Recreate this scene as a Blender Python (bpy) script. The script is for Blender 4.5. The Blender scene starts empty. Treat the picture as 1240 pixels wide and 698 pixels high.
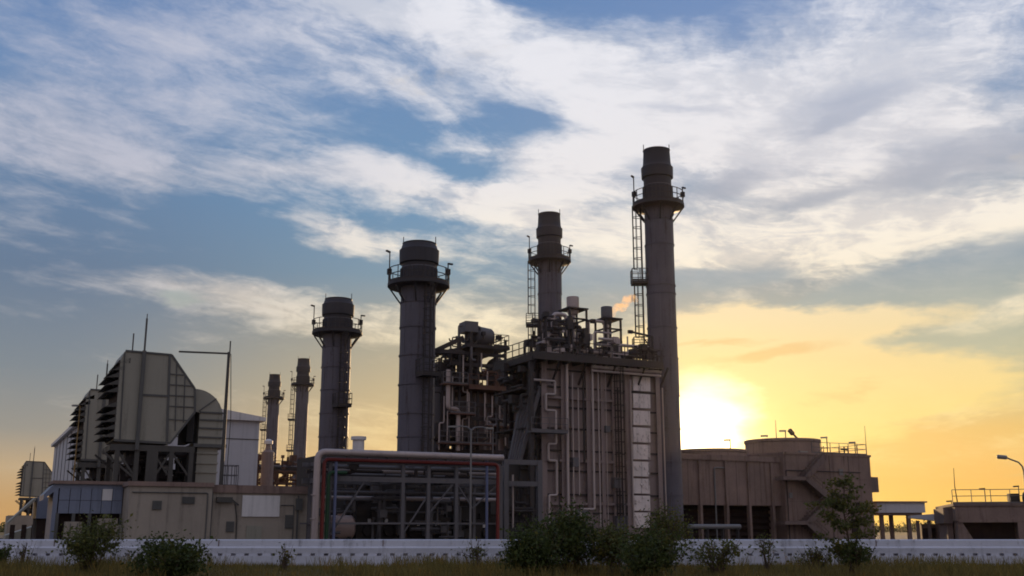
import bpy, bmesh, math, random
from mathutils import Vector, Matrix
SC = bpy.context.scene
COL = SC.collection
R = math.radians
PI = math.pi

# ------------------------------------------------------------------ camera
F = 1270.0                      # focal length in photo pixels (photo 1240 x 698)
PITCH = math.atan(291 / F)
CZ = 1.6
cp, sp = math.cos(PITCH), math.sin(PITCH)
cam_d = bpy.data.cameras.new('camera')
cam = bpy.data.objects.new('camera', cam_d)
COL.objects.link(cam)
cam.location = (0, 0, CZ)
cam.rotation_euler = (PI / 2 + PITCH, 0, 0)
cam_d.sensor_width = 36
cam_d.lens = 36 * F / 1240
cam_d.clip_end = 20000
SC.camera = cam
SC.view_settings.view_transform = 'Standard'
SC.view_settings.look = 'None'
SC.view_settings.exposure = 0
SC.view_settings.gamma = 1


def ray(px, py):
    u, v = (px - 620) / F, (349 - py) / F
    return Vector((u, cp - v * sp, sp + v * cp))


def at(px, py, Y):              # point seen at a pixel, at ground distance Y
    d = ray(px, py)
    t = Y / d.y
    return Vector((d.x * t, Y, CZ + d.z * t))


def azel(px, py):
    d = ray(px, py).normalized()
    return math.degrees(math.atan2(d.x, d.y)), math.degrees(math.asin(d.z))


def lin(c):
    return tuple(((v / 255 + .055) / 1.055) ** 2.4 if v > 10 else v / 255 / 12.92 for v in c)


# ------------------------------------------------------------------ sky
SUN_AZ, SUN_EL = azel(852, 538)
world = bpy.data.worlds.new('World')
SC.world = world
world.use_nodes = True
NT = world.node_tree
NT.nodes.clear()


class G:                        # tiny node-graph writer
    def __init__(s, nt): s.nt = nt
    def put(s, sock, v):
        if isinstance(v, bpy.types.NodeSocket): s.nt.links.new(v, sock)
        elif isinstance(v, (tuple, list)):
            sock.default_value = tuple(v) + (1,) if len(sock.default_value) == 4 and len(v) == 3 else tuple(v)
        else: sock.default_value = v
    def m(s, op, a, b=None, c=None, clamp=False):
        n = s.nt.nodes.new('ShaderNodeMath'); n.operation = op; n.use_clamp = clamp
        for i, v in enumerate((a, b, c)):
            if v is not None: s.put(n.inputs[i], v)
        return n.outputs[0]
    def vm(s, op, a, b=None, out=0):
        n = s.nt.nodes.new('ShaderNodeVectorMath'); n.operation = op
        s.put(n.inputs[0], a)
        if b is not None: s.put(n.inputs[1], b)
        return n.outputs['Value'] if op in ('LENGTH', 'DOT_PRODUCT') else n.outputs[0]
    def scale(s, a, f):
        n = s.nt.nodes.new('ShaderNodeVectorMath'); n.operation = 'SCALE'
        s.put(n.inputs[0], a); s.put(n.inputs['Scale'], f)
        return n.outputs[0]
    def xyz(s, x, y, z=0.0):
        n = s.nt.nodes.new('ShaderNodeCombineXYZ')
        for i, v in enumerate((x, y, z)): s.put(n.inputs[i], v)
        return n.outputs[0]
    def noise(s, vec, scale, detail=5, rough=.55, dist=0.0, col=False):
        n = s.nt.nodes.new('ShaderNodeTexNoise'); n.noise_dimensions = '3D'
        s.put(n.inputs['Vector'], vec); n.inputs['Scale'].default_value = scale
        n.inputs['Detail'].default_value = detail; n.inputs['Roughness'].default_value = rough
        n.inputs['Distortion'].default_value = dist
        return n.outputs[1 if col else 0]
    def blob(s, vec, az, el, rx, ry, deg):      # soft ellipse round a direction
        n = s.nt.nodes.new('ShaderNodeMapping'); n.vector_type = 'TEXTURE'
        s.put(n.inputs['Vector'], vec)
        n.inputs['Location'].default_value = (az, el, 0)
        n.inputs['Rotation'].default_value = (0, 0, -R(deg))
        n.inputs['Scale'].default_value = (rx, ry, 1)
        g = s.nt.nodes.new('ShaderNodeTexGradient'); g.gradient_type = 'SPHERICAL'
        s.put(g.inputs[0], n.outputs[0])
        return g.outputs['Fac']
    def smooth(s, v, a, b, lo=0.0, hi=1.0):
        n = s.nt.nodes.new('ShaderNodeMapRange'); n.interpolation_type = 'SMOOTHSTEP'
        for i, x in enumerate((v, a, b, lo, hi)): s.put(n.inputs[i], x)
        return n.outputs[0]
    def line(s, v, a, b, lo=0.0, hi=1.0):
        n = s.nt.nodes.new('ShaderNodeMapRange'); n.clamp = True
        for i, x in enumerate((v, a, b, lo, hi)): s.put(n.inputs[i], x)
        return n.outputs[0]
    def mix(s, f, a, b, mode='MIX'):
        n = s.nt.nodes.new('ShaderNodeMix'); n.data_type = 'RGBA'; n.blend_type = mode
        s.put(n.inputs[0], f); s.put(n.inputs[6], a); s.put(n.inputs[7], b)
        return n.outputs[2]
    def ramp(s, v, pts):                        # pts: (position 0..1, srgb 0..255)
        n = s.nt.nodes.new('ShaderNodeValToRGB'); cr = n.color_ramp
        s.put(n.inputs[0], v)
        while len(cr.elements) < len(pts): cr.elements.new(.5)
        for e, (p, c) in zip(cr.elements, pts):
            e.position = p; e.color = lin(c) + (1,)
        return n.outputs[0]


g = G(NT)
tc = NT.nodes.new('ShaderNodeTexCoord')
D = g.vm('NORMALIZE', tc.outputs['Generated'])
sx = NT.nodes.new('ShaderNodeSeparateXYZ'); g.put(sx.inputs[0], D)
dx, dy, dz = sx.outputs
AZ = g.m('MULTIPLY', g.m('ARCTAN2', dx, dy), 180 / PI)
EL = g.m('MULTIPLY', g.m('ARCSINE', dz), 180 / PI)
# cloud sheet seen in perspective: coordinates on a layer overhead, stretched along the wind
den = g.m('ADD', g.m('MAXIMUM', dz, 0.0), .10)
qx, qy = g.m('DIVIDE', dx, den), g.m('DIVIDE', dy, den)
wa = R(14)
wc, ws = math.cos(wa), math.sin(wa)
along = g.m('ADD', g.m('MULTIPLY', qx, ws), g.m('MULTIPLY', qy, wc))
across = g.m('SUBTRACT', g.m('MULTIPLY', qx, wc), g.m('MULTIPLY', qy, ws))
Q = g.xyz(g.m('MULTIPLY', across, 1.0), g.m('MULTIPLY', along, .72), 3.1)
AE = g.xyz(AZ, EL, 0.0)
# domain warp
w1 = g.vm('SUBTRACT', g.noise(Q, 1.1, 4, .5, col=True), (.5, .5, .5))
w2 = g.vm('SUBTRACT', g.noise(g.xyz(g.m('MULTIPLY', AZ, .10), g.m('MULTIPLY', EL, .28), 7.7), 1.0, 5, .6, col=True), (.5, .5, .5))
Qw = g.vm('ADD', Q, g.scale(w1, .9))
nA = g.noise(Qw, 1.3, 7, .56, .3)                       # broad wisps
nB = g.noise(g.vm('ADD', g.vm('MULTIPLY', Qw, (1.25, 1.0, 1)), (5.2, 1.3, 0)), 3.6, 7, .62, .7)   # fine fibres
nC = g.noise(g.xyz(g.m('MULTIPLY', AZ, .07), g.m('MULTIPLY', EL, .30), 1.7), 1.0, 6, .6, .6)     # flat low streaks
te = R(-7)
e1 = g.m('ADD', g.m('MULTIPLY', AZ, math.cos(te)), g.m('MULTIPLY', EL, math.sin(te)))
e2 = g.m('SUBTRACT', g.m('MULTIPLY', EL, math.cos(te)), g.m('MULTIPLY', AZ, math.sin(te)))
Es = g.vm('ADD', g.xyz(g.m('MULTIPLY', e1, .085), g.m('MULTIPLY', e2, .42), 4.4), g.scale(w1, .8))
nE = g.noise(Es, 1.0, 9, .62, .5)                       # long level streaks
nF = g.noise(g.vm('ADD', g.vm('MULTIPLY', Es, (1.3, 1.1, 1)), (9.1, 2.2, 0)), 2.6, 8, .65, .8)
AEw = g.vm('ADD', g.vm('ADD', AE, g.vm('MULTIPLY', w2, (7.0, 3.2, 0))), g.vm('MULTIPLY', w1, (5.0, 2.4, 0)))


def field(blobs):
    tot = None
    for (px, py, rx, ry, deg, w) in blobs:
        a, e = azel(px, py)
        k = 180 / PI / F
        b = g.blob(AEw, a, e, rx * k, ry * k, deg)
        tot = g.m('MULTIPLY', b, w) if tot is None else g.m('MULTIPLY_ADD', b, w, tot)
    return tot


def eln(py):                                             # elevation of a photo row as a 0..1 ramp place
    return (math.degrees(PITCH + math.atan((349 - py) / F)) + 2) / 42


ELN = g.line(EL, -2, 40)
rampL = g.ramp(ELN, [(eln(y), c) for y, c in ((650, (218, 166, 100)), (612, (208, 166, 112)), (572, (202, 176, 140)), (530, (160, 156, 148)),
              (460, (134, 144, 153)), (350, (108, 130, 158)), (250, (108, 138, 174)), (130, (116, 148, 192)), (0, (104, 138, 190)))])
rampM = g.ramp(ELN, [(eln(y), c) for y, c in ((630, (246, 200, 112)), (580, (236, 196, 126)), (530, (222, 190, 136)), (470, (200, 183, 146)),
              (400, (168, 168, 156)), (335, (128, 158, 178)), (250, (110, 154, 192)), (130, (112, 150, 194)), (0, (104, 142, 192)))])
rampR = g.ramp(ELN, [(eln(y), c) for y, c in ((640, (250, 202, 90)), (585, (242, 186, 92)), (530, (238, 196, 114)), (480, (214, 202, 152)),
              (420, (176, 182, 163)), (350, (142, 160, 172)), (300, (150, 168, 184)), (150, (140, 165, 200)), (0, (118, 150, 200)))])
rampB = g.ramp(ELN, [(eln(y), c) for y, c in ((645, (205, 188, 186)), (540, (196, 184, 190)), (430, (188, 186, 200)), (250, (186, 190, 208)), (0, (180, 188, 212)))])
aAZ = g.m('ABSOLUTE', AZ)
base = g.mix(g.smooth(AZ, -25, -3), rampL, rampM)
base = g.mix(g.smooth(AZ, -4, 16), base, rampR)
base = g.mix(g.smooth(aAZ, 45, 110), base, g.scale(rampB, .94))

sky = NT.nodes.new('ShaderNodeTexSky')
sky.sky_type = 'NISHITA'; sky.sun_disc = False
sky.sun_elevation = R(SUN_EL); sky.sun_rotation = R(SUN_AZ)
sky.altitude = 0; sky.air_density = 1.0; sky.dust_density = 2.0; sky.ozone_density = 1.5
NSKY = .035
base = g.mix(.85, g.scale(sky.outputs[0], NSKY), base)

# white cirrus
white = field([
    (430, 0, 290, 34, 4, 1.0), (600, 40, 200, 52, 14, .95), (770, 105, 240, 85, 12, 1.0), (890, 185, 280, 100, 8, .85),
    (1040, 70, 230, 100, 0, .55), (1170, 170, 220, 130, 0, .62), (940, 285, 330, 62, 0, 1.15), (1170, 285, 220, 60, -4, .95),
    (690, 225, 150, 80, 16, .75), (70, 150, 170, 55, 14, .45), (320, 212, 190, 40, 4, .85), (500, 226, 230, 34, 9, .85),
    (395, 284, 150, 24, 6, .95), (640, 268, 110, 52, 12, .75), (165, 215, 110, 45, 24, .5), (400, 75, 240, 60, 12, .42),
    (250, 130, 420, 150, 10, .16), (90, 40, 260, 60, 6, .3), (200, 90, 300, 50, 12, .15), (850, 220, 420, 160, 4, .35), (1130, 70, 260, 110, 0, .4), (1010, 150, 240, 90, 0, .3), (470, 440, 120, 24, -2, .3), (590, 400, 100, 26, 0, .4), (300, 368, 270, 36, 2, 1.0), (120, 40, 200, 60, 8, .25), (520, 130, 160, 30, 14, .35),
    (150, 300, 130, 60, 30, .18), (600, 390, 120, 30, 0, .3)])
holes = field([(810, 10, 130, 36, 0, .5), (880, 0, 60, 60, 0, .35), (560, 158, 210, 40, 6, .5), (655, 150, 90, 46, 0, .55), (400, 95, 190, 36, 16, .4),
               (580, 207, 70, 16, 2, .8), (250, 268, 180, 40, 18, .6), (470, 262, 120, 16, 6, .4), (670, 55, 60, 22, 0, .5), (140, 60, 160, 30, 10, .35),
               (440, 330, 300, 30, 0, .5), (1230, 90, 120, 60, 0, .3), (90, 460, 330, 110, 0, .5), (40, 340, 200, 110, 0, .3), (330, 450, 160, 60, 0, .3)])
wsum = g.m('SUBTRACT', white, holes)
nD = g.noise(g.vm('ADD', g.vm('MULTIPLY', Qw, (1.0, .75, 1)), (1.2, 7.3, 2)), 2.4, 8, .6, .4)
def cen(n, k): return g.m('MULTIPLY', g.m('SUBTRACT', n, .5), k)
hi = g.smooth(EL, 15, 25)
lo_ = g.m('SUBTRACT', 1.0, g.m('MULTIPLY', hi, .62))
wv = g.m('ADD', g.m('ADD', wsum, g.m('MULTIPLY', g.m('ADD', cen(nA, 1.1), cen(nB, .9)), g.m('ADD', 1.0, g.m('MULTIPLY', hi, .35)))), g.m('MULTIPLY', g.m('ADD', cen(nE, 1.7), cen(nF, 1.0)), lo_))
nG = g.noise(g.vm('ADD', g.xyz(g.m('MULTIPLY', e1, .13), g.m('MULTIPLY', e2, .27), 8.8), g.vm('ADD', g.scale(w1, .5), g.scale(w2, .9))), 1.3, 9, .64, .3)
wv = g.m('ADD', wv, cen(nG, 1.7))
wmask = g.m('MULTIPLY', g.smooth(wv, -.22, 1.0), g.smooth(EL, 1.5, 6.0))
wcol = g.ramp(ELN, [(eln(y), c) for y, c in ((560, (255, 226, 150)), (470, (253, 228, 170)), (400, (250, 234, 200)), (300, (252, 242, 226)), (220, (238, 234, 234)), (100, (236, 235, 240)), (0, (238, 238, 244)))])
wcol = g.mix(g.smooth(AZ, -24, 0), g.mix(.62, wcol, lin((150, 158, 186))), wcol)
shade = g.smooth(g.m('ADD', g.m('ADD', g.m('MULTIPLY', nD, .6), g.m('MULTIPLY', nE, .4)), g.m('ADD', g.m('ADD', cen(nB, .4), cen(nG, .75)), g.m('MULTIPLY', cen(nF, .7), lo_))), .36, .60)
wcol = g.mix(shade, g.mix(.45, wcol, g.ramp(ELN, [(eln(y), c) for y, c in ((470, (214, 190, 140)), (300, (176, 176, 186)), (0, (168, 180, 200)))])), wcol)
c1 = g.mix(g.m('MULTIPLY', wmask, .95), base, wcol)
# grey undersides and bars
dark = field([(860, 338, 150, 24, 0, .9), (1150, 345, 230, 40, -9, 1.1), (1010, 378, 220, 20, 0, .75), (1120, 210, 190, 34, -5, .75), (880, 222, 120, 22, -3, .7),
              (720, 335, 130, 26, 0, .6), (950, 245, 90, 16, -6, .5), (1040, 130, 150, 26, -8, .45), (820, 140, 90, 14, 8, .4), (1190, 420, 150, 26, -6, .6), (210, 374, 40, 12, 0, .6), (1000, 160, 90, 14, -10, .4)])
dv = g.m('ADD', dark, g.m('ADD', g.m('MULTIPLY', g.m('SUBTRACT', nC, .5), .9), g.m('MULTIPLY', g.m('SUBTRACT', nB, .5), .5)))
dmask = g.smooth(dv, .05, .6)
dcol = g.ramp(ELN, [(eln(y), c) for y, c in ((450, (196, 192, 160)), (400, (176, 180, 166)), (340, (148, 162, 172)), (240, (172, 176, 188)), (100, (170, 180, 202)))])
c2 = g.mix(g.m('MULTIPLY', dmask, .85), c1, dcol)
# low clouds lit from below by the sun
warm = field([(960, 402, 240, 34, -3, 1.0), (1080, 462, 220, 44, 4, .95), (900, 455, 170, 90, 0, .9), (1000, 500, 160, 70, 0, .6), (860, 400, 120, 40, 0, .5)])
wav = g.m('ADD', warm, g.m('ADD', g.m('MULTIPLY', g.m('SUBTRACT', nC, .5), .9), g.m('MULTIPLY', g.m('SUBTRACT', nB, .5), .3)))
wamask = g.smooth(wav, .12, .5)
wacol = g.ramp(ELN, [(eln(y), c) for y, c in ((580, (255, 222, 120)), (500, (253, 222, 140)), (440, (252, 222, 156)), (380, (250, 226, 180)))])
c3 = g.mix(g.m('MULTIPLY', wamask, .85), c2, wacol)
streak = field([(930, 428, 130, 14, -6, .8), (760, 440, 60, 14, 0, .3), (870, 412, 130, 8, -2, .5), (1010, 470, 90, 10, -12, .4)])
sv = g.smooth(g.m('ADD', streak, g.m('MULTIPLY', g.m('SUBTRACT', nB, .5), .6)), .1, .6)
c4 = g.mix(g.m('MULTIPLY', sv, .5), c3, lin((226, 178, 112)))
# the sun's own glow
SD = Vector((math.sin(R(SUN_AZ)) * math.cos(R(SUN_EL)), math.cos(R(SUN_AZ)) * math.cos(R(SUN_EL)), math.sin(R(SUN_EL))))
ang = g.m('MULTIPLY', g.m('ARCCOSINE', g.m('MINIMUM', g.vm('DOT_PRODUCT', D, tuple(SD)), 1.0)), 180 / PI)
def halo(w): return g.m('EXPONENT', g.m('MULTIPLY', g.m('POWER', g.m('DIVIDE', ang, w), 2.0), -1.0))
pa, pe = azel(850, 537)
patch = g.blob(AEw, pa, pe, 88 * 180 / PI / F, 108 * 180 / PI / F, 0)
glow = g.vm('ADD', g.scale(lin((255, 205, 110)), g.m('MULTIPLY', halo(5.5), .26)), g.scale((1.0, .93, .74), g.m('MULTIPLY', g.smooth(patch, .1, .75), 1.1)))
glow = g.vm('ADD', glow, g.scale((1.0, .86, .5), g.m('MULTIPLY', halo(2.0), 2.2)))
c5 = g.vm('ADD', c4, glow)
# below the horizon
c6 = g.mix(g.smooth(EL, -3.0, -.5), lin((96, 88, 78)), c5)
bg = NT.nodes.new('ShaderNodeBackground')
bg.inputs['Strength'].default_value = .1
g.put(bg.inputs['Color'], g.scale(c6, 10.0))
wo = NT.nodes.new('ShaderNodeOutputWorld')
NT.links.new(bg.outputs[0], wo.inputs[0])
world.cycles.sampling_method = 'MANUAL'
world.cycles.sample_map_resolution = 512
# ------------------------------------------------------------------ mesh helpers
BASE = {}
rng = random.Random(7)


class Fr:                       # a ground grid: s along, t into the distance, turned by deg
    def __init__(s, ox, oy, deg):
        s.o, s.deg = Vector((ox, oy)), deg
        s.a = Vector((math.cos(R(deg)), math.sin(R(deg))))
        s.b = Vector((-math.sin(R(deg)), math.cos(R(deg))))
    def world(s, u, t, z=0.0):
        p = s.o + s.a * u + s.b * t
        return Vector((p.x, p.y, z))
    def local(s, x, y):
        d = Vector((x, y)) - s.o
        return d.dot(s.a), d.dot(s.b)
    def hit(s, px, py, t):      # where a line of sight meets the plane t: (s, z)
        d = ray(px, py)
        db = d.x * s.b.x + d.y * s.b.y
        k = (t + s.o.dot(s.b)) / db
        p = Vector((d.x * k, d.y * k)) - s.o
        return p.dot(s.a), CZ + d.z * k


class MB:
    def __init__(s): s.v, s.f = [], []
    def add(s, vs, fs):
        n = len(s.v); s.v += [tuple(p) for p in vs]; s.f += [tuple(i + n for i in f) for f in fs]; return s
    def box(s, x0, x1, y0, y1, z0, z1):
        return s.add([(x0, y0, z0), (x1, y0, z0), (x1, y1, z0), (x0, y1, z0), (x0, y0, z1), (x1, y0, z1), (x1, y1, z1), (x0, y1, z1)],
                     [(3, 2, 1, 0), (4, 5, 6, 7), (0, 1, 5, 4), (1, 2, 6, 5), (2, 3, 7, 6), (3, 0, 4, 7)])
    def bar(s, p, q, w, h=None):
        p, q = Vector(p), Vector(q); h = h or w
        d = (q - p).normalized()
        u = d.cross(Vector((0, 0, 1)))
        if u.length < 1e-3: u = Vector((1, 0, 0))
        u.normalize(); v = u.cross(d).normalized()
        c = []
        for e in (p, q):
            for i, j in ((-1, -1), (1, -1), (1, 1), (-1, 1)): c.append(e + u * (i * w / 2) + v * (j * h / 2))
        return s.add(c, [(0, 1, 2, 3)[::-1], (4, 5, 6, 7), (0, 1, 5, 4), (1, 2, 6, 5), (2, 3, 7, 6), (3, 0, 4, 7)])
    def tube(s, pts, r, n=8, r2=None):
        pts = [Vector(p) for p in pts]
        r2 = r if r2 is None else r2
        rings = []; u = None
        for i, p in enumerate(pts):
            d1 = (p - pts[i - 1]).normalized() if i else None
            d2 = (pts[i + 1] - p).normalized() if i < len(pts) - 1 else None
            d = (d1 + d2) if d1 and d2 else (d1 or d2)
            d = d.normalized() if d.length > 1e-6 else (d1 or d2)
            k = 1.0
            if d1 and d2: k = 1 / max(.5, d.dot(d2))
            if u is None:
                u = d.cross(Vector((0, 0, 1)))
                if u.length < 1e-3: u = Vector((1, 0, 0))
            u = (u - d * u.dot(d))
            u = u.normalized() if u.length > 1e-6 else d.orthogonal().normalized()
            w = d.cross(u)
            rr = r + (r2 - r) * i / max(1, len(pts) - 1)
            rings.append([p + (u * math.cos(2 * PI * j / n) + w * math.sin(2 * PI * j / n)) * rr for j in range(n)])
        vs = [q for g_ in rings for q in g_]
        fs = []
        for i in range(len(rings) - 1):
            for j in range(n):
                a, b = i * n + j, i * n + (j + 1) % n
                fs.append((a, b, b + n, a + n))
        fs.append(tuple(range(n))[::-1]); fs.append(tuple(range((len(rings) - 1) * n, len(rings) * n)))
        return s.add(vs, fs)
    def bend(s, pts, r, rad=None, n=10):            # pipe with rounded elbows
        pts = [Vector(p) for p in pts]; rad = rad or r * 3; out = [pts[0]]
        for i in range(1, len(pts) - 1):
            d1, d2 = (pts[i - 1] - pts[i]), (pts[i + 1] - pts[i])
            k = min(rad, d1.length * .48, d2.length * .48)
            a, b = pts[i] + d1.normalized() * k, pts[i] + d2.normalized() * k
            for j in range(6):
                q = j / 5
                out.append(a * (1 - q) ** 2 + pts[i] * 2 * q * (1 - q) + b * q * q)
        out.append(pts[-1])
        return s.tube(out, r, n)
    def lathe(s, prof, n=32, c=(0, 0), cap=True):
        vs = [(c[0] + r * math.cos(2 * PI * j / n), c[1] + r * math.sin(2 * PI * j / n), z) for r, z in prof for j in range(n)]
        fs = []
        for i in range(len(prof) - 1):
            for j in range(n):
                a, b = i * n + j, i * n + (j + 1) % n
                fs.append((a, b, b + n, a + n))
        if cap:
            fs.append(tuple(range(n))[::-1]); fs.append(tuple(range((len(prof) - 1) * n, len(prof) * n)))
        return s.add(vs, fs)
    def prism(s, poly, t0, t1):                     # (s, z) outline pushed along t
        n = len(poly)
        area = sum(poly[i][0] * poly[(i + 1) % n][1] - poly[(i + 1) % n][0] * poly[i][1] for i in range(n))
        if area < 0: poly = poly[::-1]
        vs = [(x, t0, z) for x, z in poly] + [(x, t1, z) for x, z in poly]
        fs = [tuple(range(n)), tuple(range(n, 2 * n))[::-1]] + [(i, i + n, (i + 1) % n + n, (i + 1) % n) for i in range(n)]
        return s.add(vs, fs)
    def drum(s, p, q, r, n=20, dome=.3):            # cylinder lying between two points with domed ends
        p, q = Vector(p), Vector(q); d = (q - p).normalized(); L = (q - p).length
        u = d.cross(Vector((0, 0, 1)))
        if u.length < 1e-3: u = Vector((1, 0, 0))
        u.normalize(); w = d.cross(u)
        prof = [(-dome * r, .02), (-dome * r * .85, .5), (-dome * r * .45, .85), (0, 1), (L, 1), (L + dome * r * .45, .85), (L + dome * r * .85, .5), (L + dome * r, .02)]
        vs = [p + d * x + (u * math.cos(2 * PI * j / n) + w * math.sin(2 * PI * j / n)) * (k * r) for x, k in prof for j in range(n)]
        fs = [(i * n + j, i * n + (j + 1) % n, (i + 1) * n + (j + 1) % n, (i + 1) * n + j) for i in range(len(prof) - 1) for j in range(n)]
        return s.add(vs, fs)
    def rail(s, pts, h=1.1, r=.035, step=1.4, closed=False):     # hand rail on posts along a path
        pts = [Vector(p) for p in pts]
        if closed: pts = pts + [pts[0]]
        up = Vector((0, 0, 1))
        for a, b in zip(pts, pts[1:]):
            for k in (1.0, .55): s.bar(a + up * h * k, b + up * h * k, r * 1.4)
            s.bar(a + up * .08, b + up * .08, .02, .14)
            n = max(1, round((b - a).length / step))
            for i in range(n): s.bar(a + (b - a) * (i / n), a + (b - a) * (i / n) + up * h, r * 1.4)
        s.bar(pts[-1], pts[-1] + up * h, r * 1.4)
        return s
    def ladder(s, x, y, z0, z1, ux=(1, 0), w=.45, cage=None, step=.45):   # rungs; cage = outward direction
        U = Vector((ux[0], ux[1], 0))
        c = Vector((x, y, 0))
        for k in (-1, 1): s.bar(c + U * (k * w / 2) + Vector((0, 0, z0)), c + U * (k * w / 2) + Vector((0, 0, z1)), .07)
        z = z0
        while z < z1:
            s.bar(c - U * w / 2 + Vector((0, 0, z)), c + U * w / 2 + Vector((0, 0, z)), .035); z += step
        if cage:
            O = Vector((cage[0], cage[1], 0))
            arc = [U * (math.cos(q) * .38) + O * (math.sin(q) * .75) for q in (0, .6, 1.2, 1.57, 1.94, 2.54, PI)]
            z = z0 + 1.2
            while z < z1:
                for a, b in zip(arc, arc[1:]): s.bar(c + a + Vector((0, 0, z)), c + b + Vector((0, 0, z)), .05)
                z += .95
            for a in arc[1:-1]: s.bar(c + a + Vector((0, 0, z0 + 1.2)), c + a + Vector((0, 0, z1)), .04)
        return s
    def build(s, name, m, parent=None, smooth=True):
        me = bpy.data.meshes.new(name)
        b = BASE.get(parent.name, Vector((0, 0, 0))) if parent else Vector((0, 0, 0))
        me.from_pydata([(x - b.x, y - b.y, z - b.z) for x, y, z in s.v], [], s.f)
        me.materials.append(m)
        if smooth:
            me.polygons.foreach_set('use_smooth', [True] * len(me.polygons))
            me.set_sharp_from_angle(angle=R(38))
        me.update()
        o = bpy.data.objects.new(name, me); COL.objects.link(o)
        if parent: o.parent = parent; BASE[o.name] = b
        return o


def tag(o, label=None, cat=None, group=None, kind=None):
    for k, v in (('label', label), ('category', cat), ('group', group), ('kind', kind)):
        if v: o[k] = v
    return o


def thing(name, label, cat, fr, s, t, z=0.0, group=None):
    o = bpy.data.objects.new(name, None); COL.objects.link(o)
    o.location = fr.world(s, t, z); o.rotation_euler = (0, 0, R(fr.deg)); o.empty_display_size = .3
    BASE[o.name] = Vector((s, t, z))
    return tag(o, label, cat, group)


def copy_tree(o, parent=None):
    c = o.copy(); COL.objects.link(c)
    if parent: c.parent = parent
    for ch in list(o.children): copy_tree(ch, c)
    return c


# ------------------------------------------------------------------ materials
def paint(name, rgb, rough=.6, metal=0.0, var=.22, streak=.3, bump=.0, tint=None, spec=.3):
    m = bpy.data.materials.new(name); m.use_nodes = True
    nt = m.node_tree; q = G(nt); bs = nt.nodes['Principled BSDF']
    pos = nt.nodes.new('ShaderNodeNewGeometry').outputs['Position']
    c = lin(rgb)
    n1 = q.noise(pos, .35, 5, .6)
    n2 = q.noise(q.vm('MULTIPLY', pos, (2.6, 2.6, .16)), 1.0, 5, .62)
    n3 = q.noise(pos, 6.0, 4, .6)
    k = q.m('ADD', 1.0, q.m('MULTIPLY', q.m('SUBTRACT', n1, .5), var * 3))
    k = q.m('ADD', k, q.m('MULTIPLY', q.m('SUBTRACT', n3, .5), var * 1.2))
    k = q.m('SUBTRACT', k, q.m('MULTIPLY', q.smooth(n2, .5, .75), streak))
    col = q.scale(c, k)
    if tint:
        col = q.mix(q.m('MULTIPLY', q.smooth(q.m('ADD', n2, q.m('MULTIPLY', q.m('SUBTRACT', n3, .5), .6)), .55, .74), tint[1]), col, lin(tint[0]))
    q.put(bs.inputs['Base Color'], col)
    q.put(bs.inputs['Roughness'], q.m('ADD', rough, q.m('MULTIPLY', q.m('SUBTRACT', n3, .5), .25)))
    bs.inputs['Metallic'].default_value = metal
    bs.inputs['Specular IOR Level'].default_value = spec
    if bump:
        b = nt.nodes.new('ShaderNodeBump'); b.inputs['Distance'].default_value = bump
        b.inputs['Strength'].default_value = .6
        q.put(b.inputs['Height'], q.noise(pos, 3.0, 6, .6)); nt.links.new(b.outputs[0], bs.inputs['Normal'])
    return m


def leafmat(name, rgb, var=.5, trans=.35):
    m = bpy.data.materials.new(name); m.use_nodes = True
    nt = m.node_tree; q = G(nt); bs = nt.nodes['Principled BSDF']
    gi = nt.nodes.new('ShaderNodeNewGeometry')
    k = q.m('ADD', .6, q.m('MULTIPLY', gi.outputs['Random Per Island'], .8))
    n = q.noise(gi.outputs['Position'], 1.8, 3, .5)
    col = q.scale(lin(rgb), q.m('MULTIPLY', k, q.m('ADD', 1 - var / 2, q.m('MULTIPLY', n, var))))
    col = q.mix(q.smooth(n, .5, .75), col, q.scale(lin((rgb[0] * 1.25, rgb[1] * 1.05, rgb[2] * .8)), k))
    q.put(bs.inputs['Base Color'], col); bs.inputs['Roughness'].default_value = .6
    bs.inputs['Specular IOR Level'].default_value = .2
    tr = nt.nodes.new('ShaderNodeBsdfTranslucent'); q.put(tr.inputs[0], col)
    mx = nt.nodes.new('ShaderNodeMixShader'); mx.inputs[0].default_value = trans
    nt.links.new(bs.outputs[0], mx.inputs[1]); nt.links.new(tr.outputs[0], mx.inputs[2])
    nt.links.new(mx.outputs[0], nt.nodes['Material Output'].inputs[0])
    return m


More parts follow.
